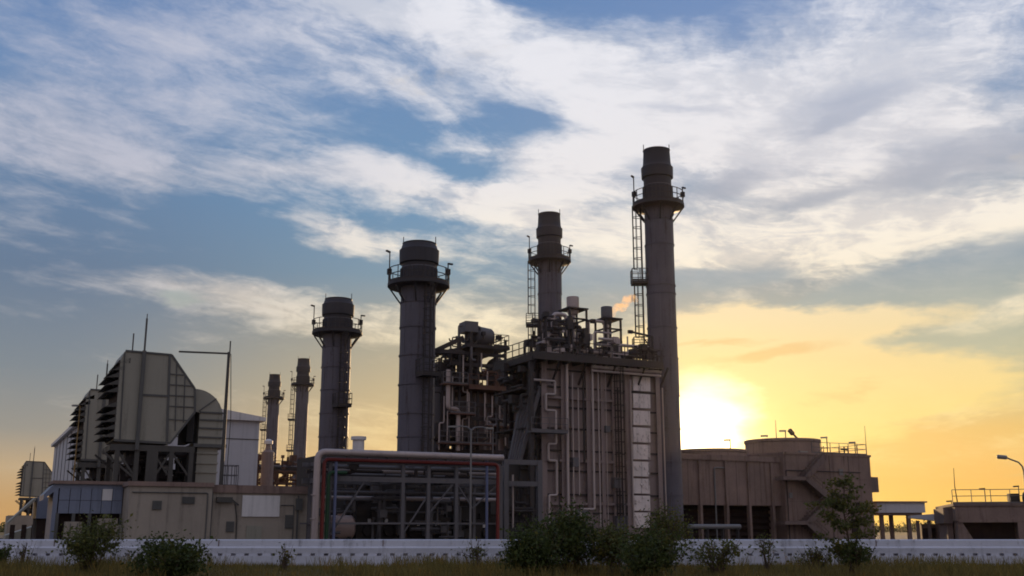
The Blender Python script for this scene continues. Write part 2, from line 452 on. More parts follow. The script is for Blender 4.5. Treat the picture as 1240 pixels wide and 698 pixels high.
M = dict(
    stack=paint('stack_paint', (88, 82, 90), .6, var=.24, streak=.42, tint=((62, 47, 42), .7)),
    crown=paint('dark_stack_paint', (54, 50, 55), .6, var=.2, streak=.3),
    steel=paint('dark_structural_steel', (54, 46, 45), .6, var=.25, streak=.3),
    rack=paint('grey_rack_steel', (92, 87, 89), .6, var=.2, streak=.3),
    rust_and_sun=paint('rusty_and_sunlit_steel', (92, 64, 52), .75, var=.3, streak=.35, tint=((70, 44, 34), .6)),  # real rust, plus orange sunlight put into the far bridge's colour
    gloom=paint('shade_toned_steel', (58, 52, 50), .75, var=.3, streak=.3),  # shade inside the rack put into the steel's dark colour
    casing=paint('boiler_casing_paint', (132, 114, 110), .65, var=.16, streak=.3, tint=((92, 72, 66), .5)),
    pipe=paint('insulation_cladding', (166, 150, 146), .45, .3, var=.12, streak=.25),
    white=paint('white_cladding', (205, 198, 196), .5, var=.12, streak=.3),
    panelw=paint('marked_white_panel', (214, 198, 192), .55, var=.25, streak=.5, tint=((120, 104, 98), .8)),
    red=paint('red_pipe_paint', (108, 38, 33), .45, var=.15, streak=.25),
    green=paint('green_pipe_paint', (30, 62, 38), .45, var=.15, streak=.25),
    blue=paint('blue_post_paint', (92, 96, 124), .5, var=.15, streak=.25),
    house=paint('beige_housing_paint', (140, 134, 122), .55, var=.10, streak=.16, tint=((104, 98, 88), .35)),
    seam=paint('dark_seam_steel', (84, 82, 80), .6, var=.2, streak=.2),
    dark=paint('black_rubber', (40, 37, 36), .8, var=.3, streak=.1),
    hood=paint('dark_hood_sheet', (72, 68, 64), .6, var=.2, streak=.2),
    beige=paint('beige_render', (148, 136, 124), .8, var=.14, streak=.26, bump=.02, tint=((110, 98, 90), .4)),
    hall=paint('pale_hall_cladding', (182, 178, 182), .6, var=.08, streak=.18),
    bluep=paint('blue_grey_panel', (112, 117, 134), .4, var=.18, streak=.25),
    conc=paint('weathered_concrete', (128, 106, 97), .85, var=.32, streak=.34, bump=.04, tint=((92, 72, 66), .55)),
    concd=paint('dark_concrete_edge', (112, 94, 88), .85, var=.2, streak=.4, bump=.03),
    void=paint('dark_void_and_louvre', (50, 34, 30), .8, var=.25, streak=.2),  # shade of open recesses put into the colour; also louvres and doors
    wall=paint('white_painted_concrete', (188, 187, 198), .7, var=.14, streak=.30, bump=.02, tint=((112, 108, 112), .55)),
    pink=paint('pale_pink_tank_paint', (186, 160, 152), .5, var=.12, streak=.3),
    lampm=paint('galvanised_metal', (116, 112, 112), .5, .3, var=.12, streak=.1),
    lampw=paint('lamp_housing', (128, 124, 122), .4, var=.1, streak=.1),
    bark=paint('bark', (84, 68, 56), .9, var=.4, streak=.2),
    yellow=paint('sunlit_yellow_post', (128, 100, 56), .5, var=.15, streak=.2),  # yellow light falling on the lamp post put into its colour
    asphalt=paint('yard_asphalt', (72, 68, 64), .9, var=.2, streak=.0),
    leaf=leafmat('bush_leaf', (66, 74, 36)),
    leaf2=leafmat('olive_leaf', (88, 90, 48), trans=.5),
    grass=leafmat('grass_blade', (116, 102, 56), trans=.45),
)
# ------------------------------------------------------------------ the plant grid
P = Fr(0, 80, 27)
W = Fr(0, 0, 0)
H = P.hit
UNIT = 21.3                     # distance between generating units along t


def arcpts(c, r, a0, a1, n, z):
    return [(c[0] + r * math.cos(a0 + (a1 - a0) * i / n), c[1] + r * math.sin(a0 + (a1 - a0) * i / n), z) for i in range(n + 1)]


# ---- exhaust stacks
def make_stack(name, label, group, px, Y, rows, rad, gal_r, flanges, ladder_side, rest_rows, base_z=0.0):
    w = at(px, rows['gal'], Y)
    s, t = P.local(w.x, w.y)
    zz = lambda py: at(px, py, Y).z
    o = thing(name, label, 'chimney', P, s, t, 0, group)
    zt, zr1, zr0, zn, zg = zz(rows['top']), zz(rows['ring1']), zz(rows['ring0']), zz(rows['neck']), zz(rows['gal'])
    c = (s, t)
    MB().lathe([(rad * 1.02, base_z), (rad * 1.0, zg - .3), (rad, zn)], 40, c).build('shaft', M['stack'], o)
    cr = MB().lathe([(rad * .99, zn), (rad * .99, zr0), (rad * 1.13, zr0 + .05), (rad * 1.15, zr1 - .1), (rad * 1.06, zr1), (rad * 1.0, zr1 + .3), (rad * .95, zt - .1), (rad * .99, zt), (rad * .86, zt), (rad * .82, zt - 1.5)], 40, c)
    cr.build('crown', M['crown'], o)
    nk = MB().lathe([(rad * 1.03, zg + .1), (rad * 1.03, zn - .1)], 40, c)
    for i in range(22):
        q = 2 * PI * i / 22
        nk.bar((s + math.cos(q) * rad * 1.05, t + math.sin(q) * rad * 1.05, zg + .1), (s + math.cos(q) * rad * 1.05, t + math.sin(q) * rad * 1.05, zn - .1), .07)
    nk.build('neck_screen', M['crown'], o)
    for py in flanges:
        z = zz(py)
        MB().lathe([(rad * 1.0, z - .07), (rad * 1.055, z - .06), (rad * 1.055, z + .06), (rad * 1.0, z + .07)], 40, c, False).build('flange_ring', M['stack'], o)
    gd_ = MB().lathe([(rad * 1.0, zg - .25), (gal_r * .96, zg - .22), (gal_r, zg - .16), (gal_r, zg + .06), (rad * 1.0, zg + .06)], 40, c, False)
    gd_ = gd_.build('gallery_deck', M['crown'], o)
    n = 14
    ring = arcpts(c, gal_r - .06, 0, 2 * PI, 28, zg + .05)[:-1]
    rl = MB()
    up = Vector((0, 0, 1))
    for i in range(len(ring)):
        a, b = Vector(ring[i]), Vector(ring[(i + 1) % len(ring)])
        for k in (1.15, .62): rl.bar(a + up * k, b + up * k, .055)
        rl.bar(a + up * .1, b + up * .1, .02, .16)
        if i % 2 == 0: rl.bar(a, a + up * 1.15, .055)
    rl.build('gallery_railing', M['steel'], gd_)
    for i in range(8):
        q = 2 * PI * (i + .35) / 8
        d = Vector((math.cos(q), math.sin(q), 0)); C3 = Vector((s, t, 0))
        MB().bar(C3 + d * rad + up * (zg - 1.5), C3 + d * (gal_r * .93) + up * (zg - .25), .12).build('gallery_bracket', M['crown'], gd_)
    sm_ = MB(); zs_ = sorted([base_z] + [zz(y) for y in flanges] + [zg])
    for i, (z0, z1) in enumerate(zip(zs_, zs_[1:])):    # staggered plate seams
        for q in (.4 + i * 1.3, 2.5 + i * 1.3, 4.6 + i * 1.3):
            sm_.bar((s + math.cos(q) * rad * 1.008, t + math.sin(q) * rad * 1.008, z0), (s + math.cos(q) * rad * 1.008, t + math.sin(q) * rad * 1.008, z1), .05, .05)
    sm_.build('plate_seams', M['stack'], o)
    # lamp posts and small fittings on the gallery
    for q, hh in ((PI * 1.0 - R(27) + .15, 2.6), (-R(27) - .1, 1.7)):
        b0 = Vector((s + math.cos(q) * gal_r * .95, t + math.sin(q) * gal_r * .95, zg))
        l = MB(); l.bar(b0, b0 + up * hh, .07); d = Vector((math.cos(q + .9), math.sin(q + .9), 0))
        l.bar(b0 + up * hh, b0 + up * (hh + .02) + d * .45, .16, .12)
        l.box(b0.x - .15, b0.x + .15, b0.y - .15, b0.y + .15, zg + .8, zg + 1.25)
        l.build('gallery_lamp', M['steel'], gd_)
    for q in (PI - R(27), -R(27)):
        b0 = Vector((s + math.cos(q) * rad * .93, t + math.sin(q) * rad * .93, zt - .6))
        MB().bar(b0, b0 + up * 1.2, .05).build('lightning_rod', M['steel'], o)
    # caged ladder
    q = ladder_side
    d = (math.cos(q), math.sin(q)); u = (-d[1], d[0])
    off = rad + .35
    z_hi = zg
    levels = [zz(y) for y in rest_rows] + [base_z + 2]
    for i, zl in enumerate(levels):
        x, y = s + d[0] * off, t + d[1] * off
        MB().ladder(x, y, zl, z_hi, u, .5, d).build('caged_ladder', M['steel'], o)
        if i < len(rest_rows):
            pl = MB(); px_, py_ = s + d[0] * (rad + .55), t + d[1] * (rad + .55)
            C = [Vector((px_, py_, zl)) + Vector((d[0] * a + u[0] * b, d[1] * a + u[1] * b, 0)) for a, b in ((-.6, -.7), (.75, -.7), (.75, .7), (-.6, .7))]
            pl.add([p + up * k for k in (-.2, 0) for p in C], [(3, 2, 1, 0), (4, 5, 6, 7), (0, 1, 5, 4), (1, 2, 6, 5), (2, 3, 7, 6), (3, 0, 4, 7)])
            pl.rail([C[0], C[1], C[2], C[3]], 1.1, .035, .7)
            pl.build('rest_platform', M['steel'], o)
        z_hi = zl
    return o, zt


WEST = PI - R(27)               # towards the left of the view, on the grid
tall, zt1 = make_stack('exhaust_stack', 'tallest slim grey exhaust stack, right beside the setting sun', 'slim exhaust stacks', 797, 90,
      dict(top=183, ring1=203, ring0=217, neck=226, gal=250), 1.25, 2.32, (268, 298, 347, 357, 398, 435, 480, 520, 560, 600), WEST, (342, 425))
# copies of the slim stack for the other units: find the distance at which the top sits on its row
def stack_copy(src, zt, px, py, label):
    lo, hi = 60, 400
    for _ in range(50):
        mid = (lo + hi) / 2
        if at(px, py, mid).z < zt: lo = mid
        else: hi = mid
    w = at(px, py, mid)
    c = copy_tree(src); c.location = (w.x, w.y, 0); c['label'] = label
    return c, mid
s2, y2 = stack_copy(tall, zt1, 665, 260, 'slim grey stack rising behind the big boiler\'s roof vents')
s5, y5 = stack_copy(tall, zt1, 368, 435, 'slim far grey stack just left of the thick stack nearest the pale hall')
s6, y6 = stack_copy(tall, zt1, 333, 454, 'smallest far grey stack, closest to the pale hall\'s right corner')
thick, zt3 = make_stack('bypass_stack', 'thick dark stack in the middle, left of the open boiler framework', 'thick bypass stacks', 507, 79.7,
      dict(top=296, ring1=303, ring0=321, neck=325, gal=346), 1.36, 2.42, (368, 398, 432, 467, 502, 530), -R(27) - 1.05, (457,))
s4, y4 = stack_copy(thick, zt3, 410, 363, 'thick dark stack standing alone between far slim stacks and middle stack')
print('STACKS', zt1, y2, y5, y6, zt3, y4)


def clutter(mb, s0, s1, t0, t1, z0, z1, n, rmin, rmax, seed):
    r_ = random.Random(seed)
    for _ in range(n):
        p = Vector((r_.uniform(s0, s1), r_.uniform(t0, t1), r_.uniform(z0, z1)))
        pts = [p]
        for k in range(r_.randint(1, 3)):
            ax = r_.choice((0, 0, 1, 2, 2)); q = pts[-1].copy()
            q[ax] += r_.choice((-1, 1)) * r_.uniform(.4, 2.2)
            q.x = min(max(q.x, s0), s1); q.y = min(max(q.y, t0), t1); q.z = min(max(q.z, z0), z1)
            if (q - pts[-1]).length > .2: pts.append(q)
        if len(pts) > 1:
            rr = r_.uniform(rmin, rmax)
            mb.bend(pts, rr, rr * 2.2, 6)
            if r_.random() < .5:
                v = pts[-1]; mb.box(v.x - rr * 2, v.x + rr * 2, v.y - rr * 2, v.y + rr * 2, v.z - rr * 2, v.z + rr * 2)
    return mb


# ---- boiler of the first unit (big panelled casing)
TF = -1.0                       # its front plane
sL, zR = H(655, 432, TF)
sR, _ = H(793, 440, TF)
TB = 3.9
hr = thing('heat_recovery_boiler', 'big panelled brown grey boiler block with white panel strip, beside the tallest stack', 'boiler', P, (sL + sR) / 2, TF, 0)
zdeck = zR
cs = MB().box(sL, sR, TF, TB, 0, zdeck - .25)
seams = [H(735, y, TF)[1] for y in (453, 473, 497, 522, 548, 572, 600, 622)]
cs = cs.build('casing', M['casing'], hr)
for z in seams: MB().box(sL - .05, sR + .02, TF - .14, TF, z - .06, z + .06).build('seam_channel', M['steel'], cs)
for px, wd in ((657, .45), (681, .5), (711, .42), (728, .34), (741, .18), (759, .5), (796, .4)):
    s_ = H(px, 540, TF)[0]
    b_ = MB(); b_.box(s_ - wd / 2, s_ + wd / 2, TF - .32, TF - .27, 0, zdeck - .3); b_.box(s_ - .04, s_ + .04, TF - .27, TF, 0, zdeck - .3)
    b_.build('buckstay', M['casing'], hr)
# white panel strip
for i in range(9):
    y0, y1 = 456 + i * 20.6, 456 + i * 20.6 + 18.5
    s0_, z1_ = H(766, y0, TF - .2); s1_, z0_ = H(787, y1, TF - .2)
    pn = MB().box(s0_, s1_, TF - .28, TF - .1, z0_, z1_)
    for _ in range(5):
        a = s0_ + rng.uniform(.15, s1_ - s0_ - .15); zc = z0_ + rng.uniform(.15, z1_ - z0_ - .15)
        pn.box(a - .12, a + .12, TF - .34, TF - .28, zc - .08, zc + .08)
    pn.build('white_panel', M['panelw'], hr)


def path(pts, t):
    return [Vector((H(x, y, t)[0], t, H(x, y, t)[1])) for x, y in pts]


def vpath(pts, t):              # like path, but up-and-down runs stay plumb and level runs level
    out = [Vector((H(*pts[0], t)[0], t, H(*pts[0], t)[1]))]
    for (x0, y0), (x1, y1) in zip(pts, pts[1:]):
        s_, z_ = H(x1, y1, t)
        if abs(x1 - x0) < abs(y1 - y0): s_ = out[-1].x
        else: z_ = out[-1].z
        out.append(Vector((s_, t, z_)))
    return out


for nm, pts, r_ in (('feed_pipe', [(686, 431), (686, 645)], .12), ('drain_pipe', [(717, 446), (718, 617), (703, 617), (703, 645)], .10),
                    ('riser_pipe', [(646, 460), (672, 460), (672, 478), (661, 478), (661, 497), (673, 497), (673, 538), (664, 538), (664, 558), (674, 558), (674, 600), (665, 600), (665, 645)], .10),
                    ('small_pipe', [(724, 450), (725, 640)], .06), ('small_pipe', [(753, 450), (754, 640)], .06), ('small_pipe', [(693, 452), (694, 640)], .05)):
    MB().bend(vpath(pts, TF - .55), r_, r_ * 1.5, 10).build(nm, M['pipe'], hr)
for k, (px, y0, y1) in enumerate(((690, 455, 640), (700, 470, 600), (706, 450, 560), (733, 450, 640), (748, 470, 645), (763, 460, 640), (677, 550, 645), (802, 470, 645))):
    MB().tube(vpath([(px, y0), (px, y1)], TF - .42), .035 + .02 * (k % 3), 8).build('conduit', M['pipe'] if k % 2 else M['steel'], hr)
for px, py, w_, h_ in ((696, 560, .5, .7), (735, 520, .4, .5), (747, 585, .6, .8), (670, 632, .5, .6), (704, 628, .9, 1.2), (752, 634, 1.0, 1.1)):
    s_, z_ = H(px, py, TF - .4); bx = MB(); bx.box(s_ - w_ / 2, s_ + w_ / 2, TF - .6, TF - .1, z_ - h_ / 2, z_ + h_ / 2); bx.build('junction_box', M['rack'], hr)
for y in (486, 560, 611):
    z_ = H(735, y, TF)[1]; MB().box(sL, H(762, y, TF)[0], TF - .36, TF - .12, z_ - .09, z_ + .09).build('wale_beam', M['casing'], hr)
lx = H(745, 540, TF)[0]; MB().ladder(lx, TF - .5, .3, zdeck, (1, 0), .5, (0, -1)).build('caged_ladder', M['steel'], hr)
# walkway beams, deck, deck edge pipes
sd0, sd1 = H(644, 432, TF - 1.2)[0], H(801, 440, TF - 1.2)[0]
dk = MB().box(sd0, sd1, TF - 1.4, TB + .5, zdeck - .22, zdeck)
for k in range(12):
    s_ = sd0 + (sd1 - sd0) * k / 11
    dk.box(s_ - .08, s_ + .08, TF - 1.38, TB + .48, zdeck - .55, zdeck - .22)
dk.box(sd0, sd1, TF - 1.44, TF - 1.36, zdeck - .45, zdeck + .12)
dk = dk.build('roof_deck', M['steel'], hr)
MB().rail([(sd0, TB + .4, zdeck), (sd0, TF - 1.3, zdeck), (sd1, TF - 1.3, zdeck), (sd1, TB + .4, zdeck)], 1.1, .04, 1.2).build('deck_railing', M['steel'], dk)
for y, r_ in ((438, .13), (444, .16), (449, .10)):
    MB().bend(vpath([(716, y), (800, y)], TF - .9), r_, .3).build('header_pipe', M['pipe'], hr)
for px in (640, 668, 700, 735, 770, 797):     # struts under the overhang
    s_ = H(px, 440, TF)[0]
    MB().bar((s_, TF, zdeck - 2.0), (s_, TF - 1.35, zdeck - .3), .12).build('deck_strut', M['steel'], dk)
wk = MB()
s0_, z_ = H(640, 522, TF - .8); s1_ = H(684, 522, TF - .8)[0]
wk.box(s0_, s1_, TF - 1.3, TF - .35, z_ - .12, z_); wk.rail([(s0_, TF - 1.28, z_), (s1_, TF - 1.28, z_)], 1.0, .03)
wk.build('side_walkway', M['rack'], hr)
# inclined ducts down the left end
for i in range(5):
    a, b = (654 - i * 5.2, 468 + i * 5), (629 - i * 2.4, 558)
    p_ = H(*a, TF + .2 * i); q_ = H(*b, TF + .2 * i)
    MB().bar((p_[0], TF + .25 * i, p_[1]), (q_[0], TF + .25 * i, q_[1]), .30, .30).build('inclined_duct', M['rack'], hr)
# left steel columns carrying the deck
for px, t_ in ((643, TF - .8), (640, TF + 2.2), (632, TB)):
    s_ = H(px, 500, t_)[0]
    MB().box(s_ - .16, s_ + .16, t_ - .16, t_ + .16, 0, zdeck - .22).build('deck_column', M['steel'], hr)
br = MB()
s_a, s_b = H(645, 500, TF)[0], sL
for k in range(4):
    z0_, z1_ = 2 + k * 3.2, 2 + (k + 1) * 3.2
    br.bar((s_a, TF + .1, z0_), (s_b, TF + .1, z1_ - .2), .10); br.box(s_a, s_b, TF, TF + .2, z0_ - .1, z0_ + .1)
br.build('end_bracing', M['steel'], hr)
# stair going down on the left end with open treads
st = MB()
p_, q_ = Vector((H(640, 441, 2.0)[0], 2.0, zdeck - .2)), None
x_, z_ = H(617, 468, 2.0); q_ = Vector((x_, 2.0, z_))
for dt in (-.45, .45): st.bar(p_ + Vector((0, dt, 0)), q_ + Vector((0, dt, 0)), .10, .26)
for k in range(1, 12):
    c_ = p_ + (q_ - p_) * (k / 12); st.box(c_.x - .13, c_.x + .13, c_.y - .45, c_.y + .45, c_.z - .03, c_.z + .03)
for dt in (-.45, .45):
    st.bar(p_ + Vector((0, dt, 1.0)), q_ + Vector((0, dt, 1.0)), .06)
    for k in range(0, 13, 3):
        c_ = p_ + (q_ - p_) * (k / 12) + Vector((0, dt, 0)); st.bar(c_, c_ + Vector((0, 0, 1)), .05)
st.build('roof_stair', M['steel'], hr)
lf_ = MB()
for z in seams: lf_.box(sL - .16, sL, TF, TB, z - .08, z + .08)
for tt in (TF + .3, TF + 2.4, TB - .2): lf_.box(sL - .3, sL - .02, tt - .1, tt + .1, 0, zdeck - .3)
clutter(lf_, sL - 1.6, sL - .2, TF, TB, .5, zdeck - .6, 90, .05, .17, 77)
for z in (3, 6, 9, 12): lf_.box(sL - 1.7, sL, TF + .05, TB - .05, z - .08, z)
lf_.build('end_framework', M['steel'], hr)
# roof equipment
def vent(px, ptop, pbot, pfloor, w, fpx0, fpx1, t_, m):
    s_, z1_ = H(px, ptop, t_); z0_ = H(px, pbot, t_)[1]
    v = MB().lathe([(w * .8, z0_ - .5), (w, z0_), (w, z1_ - .05), (w * .92, z1_), (w * .6, z1_)], 24, (s_, t_))
    MB().lathe([(w * .35, zdeck), (w * .35, z0_ - .4)], 14, (s_, t_)).build('vent_pipe', M['pipe'], hr)
    f = MB(); a0, a1 = H(fpx0, pbot, t_)[0], H(fpx1, pbot, t_)[0]
    for a in (a0, a1):
        for b in (t_ - .8, t_ + .8): f.bar((a, b, zdeck), (a, b, z0_ - .1), .14)
    for z in (z0_ - .1, (z0_ + zdeck) / 2, zdeck + .9, z0_ - 1.0):
        for b in (t_ - .8, t_ + .8): f.bar((a0 - .1, b, z), (a1 + .1, b, z), .12)
        for a in (a0, a1): f.bar((a, t_ - .8, z), (a, t_ + .8, z), .12)
    f.box(a0 - .15, a1 + .15, t_ - .9, t_ + .9, z0_ - .16, z0_ - .05)
    f = f.build('vent_frame', M['steel'], hr); v.build('vent_silencer', m, f)
vent(693.5, 360, 374, 424, .52, 684, 704, 2.2, M['pipe'])
vent(734.5, 372, 386, 428, .48, 727, 745, 1.2, M['rack'])
rp = MB()
for pts, r_, t_ in (([(670, 430), (670, 380), (686, 380), (686, 410)], .17, 1.0), ([(676, 430), (676, 392)], .22, .4), ([(713, 430), (713, 388), (732, 388), (732, 420)], .13, .6),
                    ([(664, 430), (664, 405), (680, 405)], .1, -.4), ([(720, 430), (720, 402), (740, 402)], .08, 0), ([(699, 430), (699, 404), (708, 404), (708, 430)], .1, -.3),
                    ([(750, 432), (750, 418), (786, 420)], .12, 0), ([(700, 425), (745, 427)], .2, -.4), ([(655, 425), (700, 426)], .22, .2), ([(688, 412), (712, 413)], .1, -.6)):
    rp.bend(vpath(pts, t_), r_, r_ * 2.5)
rp2 = clutter(MB(), H(652, 425, 0)[0], H(790, 430, 0)[0], -1.2, 3.5, zdeck + .15, zdeck + 1.5, 110, .05, .16, 3)
rp2 = clutter(rp2, H(655, 425, 0)[0], H(712, 430, 0)[0], -1.0, 3, zdeck + .3, zdeck + 3.4, 90, .05, .13, 5)
clutter(rp, H(655, 425, 0)[0], H(760, 430, 0)[0], -1.2, 1.5, zdeck + .2, zdeck + 2.2, 30, .06, .13, 9)
rp2.build('roof_valves', M['steel'], hr)
rp.build('roof_pipework', M['pipe'], hr)
a0, a1 = H(660, 420, 3)[0], H(700, 420, 3)[0]
MB().drum((a0, 2.6, zdeck + 1.3), (a1, 2.6, zdeck + 1.3), .85).build('steam_drum', M['casing'], hr)
a0, a1 = H(712, 420, 3)[0], H(760, 420, 3)[0]
MB().drum((a0, 2.6, zdeck + 1.0), (a1, 2.6, zdeck + 1.0), .7).build('steam_drum', M['casing'], hr)
rm = MB(); x_, z_ = H(764, 402, TF); x2_, z2_ = H(790, 408, TF)
rm.bar((x2_, TF, zdeck), (x2_, TF, z2_), .12); rm.bar((x2_, TF, z2_), (x_, TF, z_), .14); rm.bar((x2_, TF, z2_ - 1.2), (x2_ - .9, TF, z2_ - .1), .08)
rm.box(x_ - .25, x_ + .15, TF - .12, TF + .12, z_ - .14, z_ + .12)
rm.build('lamp_arm', M['steel'], hr)
MB().drum((H(705, 395, 0)[0], .3, zdeck + .2), (H(705, 395, 0)[0], .3, zdeck + 2.0), .33, 14).build('flash_vessel', M['rust_and_sun'], hr)

# ---- boiler of the second unit (open steel framework with drums)
T2 = 20.5
H2 = lambda x, y, dt=0.0: H(x, y, T2 + dt)
h2 = thing('boiler_framework', 'open dark steel boiler framework with drums, dome and rusty platform, right of the middle stack', 'boiler', P, H2(585, 540)[0], T2, 0)
zpl = H2(600, 471)[1]
for px, top, dt in ((536, 450, 0), (557, 412, 0), (570, 400, 0), (579, 425, 0), (601, 420, 0), (612, 412, 0), (625, 470, 0), (638, 470, 0), (550, 440, 5), (575, 410, 5), (600, 418, 5), (622, 450, 5)):
    s_, z_ = H2(px, top, dt)
    wv = .32 if px in (570, 601) else .22
    MB().box(s_ - wv / 2, s_ + wv / 2, T2 + dt - wv / 2, T2 + dt + wv / 2, 0, z_).build('column', M['steel'], h2)
bm_ = MB()
for y, x0, x1 in ((425, 528, 612), (440, 545, 613), (455, 533, 640), (488, 535, 640), (505, 535, 640), (525, 530, 640), (545, 528, 640)):
    for dt in (0, 5):
        a, z_ = H2(x0, y, dt); b = H2(x1, y, dt)[0]
        bm_.box(a, b, T2 + dt - .13, T2 + dt + .13, z_ - .16, z_ + .16)
for x0, y0, x1, y1 in ((536, 488, 557, 455), (557, 525, 570, 488), (601, 525, 625, 488), (601, 488, 625, 525), (570, 545, 601, 525), (536, 545, 557, 505), (579, 455, 601, 440), (557, 440, 579, 412)):
    p_, q_ = H2(x0, y0), H2(x1, y1)
    bm_.bar((p_[0], T2, p_[1]), (q_[0], T2, q_[1]), .14)
bm_.build('beams', M['steel'], h2)
cs2 = MB().box(H2(574, 540, 1)[0], H2(640, 540, 1)[0], T2 + 1.0, T2 + 6.5, 0, zpl - .4)
for y in (488, 505, 525, 545):
    z_ = H2(600, y)[1]; cs2.box(H2(574, 540, 1)[0], H2(640, 540, 1)[0], T2 + .9, T2 + 1.0, z_ - .08, z_ + .08)
cs2.build('casing', M['casing'], h2)
for px in (590, 598, 607, 617): MB().tube([(H2(px, 540)[0], T2 + .5, zpl - .4), (H2(px, 540)[0], T2 + .5, 0)], .13).build('riser_pipe', M['pipe'] if px in (590, 607) else M['rust_and_sun'], h2)
pf = MB().box(H2(563, 472)[0], H2(642, 472)[0], T2 - 1.0, T2 + 6.5, zpl - .3, zpl); pf = pf.build('platform', M['rust_and_sun'], h2)
MB().rail([(H2(563, 472)[0], T2 - .95, zpl), (H2(642, 472)[0], T2 - .95, zpl)], 1.15, .04, 1.0).build('platform_railing', M['rust_and_sun'], pf)
s_, z0_ = H2(601, 470, 1.5); w_ = (H2(613, 450, 1.5)[0] - H2(589, 450, 1.5)[0]) / 2
zd = H2(601, 446, 1.5)[1]; zt_ = H2(601, 433, 1.5)[1]
dm = MB().lathe([(w_ * .86, zpl), (w_ * .86, zd), (w_ * 1.06, zd + .02), (w_ * .98, zd + .3), (w_ * .7, zd + (zt_ - zd) * .68), (w_ * .3, zt_ - .08), (.05, zt_)], 28, (s_, T2 + 1.5))
for k in range(24):
    q = 2 * PI * k / 24; dm.bar((s_ + math.cos(q) * w_ * .88, T2 + 1.5 + math.sin(q) * w_ * .88, zpl), (s_ + math.cos(q) * w_ * .88, T2 + 1.5 + math.sin(q) * w_ * .88, zd), .08)
dm.build('domed_vessel', M['rack'], h2)
# upper floor: slab, awnings, tank, top silencer
zu = H2(590, 420)[1]
uf = MB().box(H2(562, 420)[0], H2(613, 420)[0], T2 - .8, T2 + 5.5, zu - .3, zu)
uf = uf.build('upper_floor', M['steel'], h2)
MB().rail([(H2(594, 420)[0], T2 - .75, zu), (H2(612, 420)[0], T2 - .75, zu), (H2(612, 420)[0], T2 + 5, zu)], 1.15, .04, .9).build('upper_railing', M['steel'], uf)
aw = MB()
for dt in (-.8, 2.5):
    p_, q_ = H2(527, 425, dt), H2(561, 409, dt); r2_ = H2(561, 427, dt)
    aw.bar((p_[0], T2 + dt, p_[1]), (q_[0], T2 + dt, q_[1]), .3, .42); aw.bar((p_[0], T2 + dt, p_[1]), (r2_[0], T2 + dt, r2_[1]), .3, .36)
    for k in (.3, .55, .8):
        aw.bar((p_[0] + (q_[0] - p_[0]) * k, T2 + dt, p_[1] + (q_[1] - p_[1]) * k), (p_[0] + (r2_[0] - p_[0]) * k, T2 + dt, p_[1] + (r2_[1] - p_[1]) * k), .12)
p_ = H2(527, 425, -.8); aw.bar((p_[0], T2 - .8, p_[1]), (p_[0], T2 + 2.5, p_[1]), .3)
aw.build('side_truss', M['steel'], h2)
MB().drum((H2(577, 410, 1)[0], T2 + 1.0, zu + 1.15), (H2(592, 412, 1)[0], T2 + 1.0, zu + 1.0), 1.0, 24, .5).build('steam_drum', M['rack'], h2)
a, z1_ = H2(560.5, 390, .5); b, z0_ = H2(575.5, 403, .5)
tb = MB().box(a, b, T2 - .2, T2 + 1.4, z0_, z1_); tb.box(a - .05, b + .05, T2 - .25, T2 + 1.45, z0_ - .1, z0_); tb.build('vent_silencer', M['rack'], h2)
MB().lathe([(.4, zu), (.4, z0_)], 14, ((a + b) / 2, T2 + .6)).build('vent_pipe', M['steel'], h2)
lp = MB(); lp.bend(vpath([(560, 395), (556, 395), (556, 425)], T2 + .2), .13); lp.bend(vpath([(576, 396), (582, 396), (582, 408)], T2 + .2), .13)
lp.bend(vpath([(571, 420), (571, 436), (576, 436)], T2 - .9), .12)
lp.build('vent_loop_pipe', M['rack'], h2)
MB().bend(vpath([(543, 448), (543, 495), (555, 495), (555, 546)], T2 - .6), .22, .4, 12).build('white_riser', M['pipe'], h2)
cl = clutter(MB(), H2(540, 440)[0], H2(588, 440)[0], T2, T2 + 5, zpl + .2, zu - .4, 70, .06, .22, 11)
cl.build('upper_pipework', M['steel'], h2)
cl = clutter(MB(), H2(528, 540)[0], H2(575, 540)[0], T2, T2 + 5, .5, zpl + 1, 90, .08, .3, 12)
cl.build('lower_pipework', M['steel'], h2)
cl = clutter(MB(), H2(582, 440)[0], H2(640, 440)[0], T2 - .5, T2 + 4, zpl + .2, zpl + 1.6, 26, .06, .14, 14)
cl.build('platform_valves', M['rust_and_sun'], h2)
cl = clutter(MB(), H2(562, 420)[0], H2(608, 420)[0], T2 - .5, T2 + 4, zu + .1, zu + 1.2, 26, .05, .12, 15)
cl.build('upper_valves', M['steel'], h2)
for px, y0, y1, dt in ((548, 456, 540, -.3), (561, 430, 520, -.3), (566, 470, 545, -.4), (583, 428, 470, -.3), (587, 476, 545, -.3), (605, 476, 540, -.3), (615, 450, 545, -.2), (629, 476, 545, -.3), (596, 480, 530, -.4), (538, 480, 545, -.3)):
    a_ = px + (7 if int(px) % 2 else -6); ym = (y0 + y1) / 2
    MB().bend(vpath([(px, y0), (px, ym), (a_, ym), (a_, y1)], T2 + dt), .075, .2, 8).build('line_pipe', M['pipe'], h2)
for y, x0, x1 in ((500, 545, 575), (515, 590, 638), (536, 532, 600), (464, 536, 566)):
    z_ = H2(x0, y, -.9)[1]; x0_, x1_ = H2(x0, y, -.9)[0], H2(x1, y, -.9)[0]
    gw = MB().box(x0_, x1_, T2 - 1.1, T2 - .2, z_ - .12, z_).build('walkway', M['rust_and_sun'], h2)
    MB().rail([(x0_, T2 - 1.05, z_), (x1_, T2 - 1.05, z_)], 1.1, .04, .9).build('walkway_railing', M['rack'], gw)
an = MB(); a = H2(526, 540)[0]; b = H2(547, 540)[0]
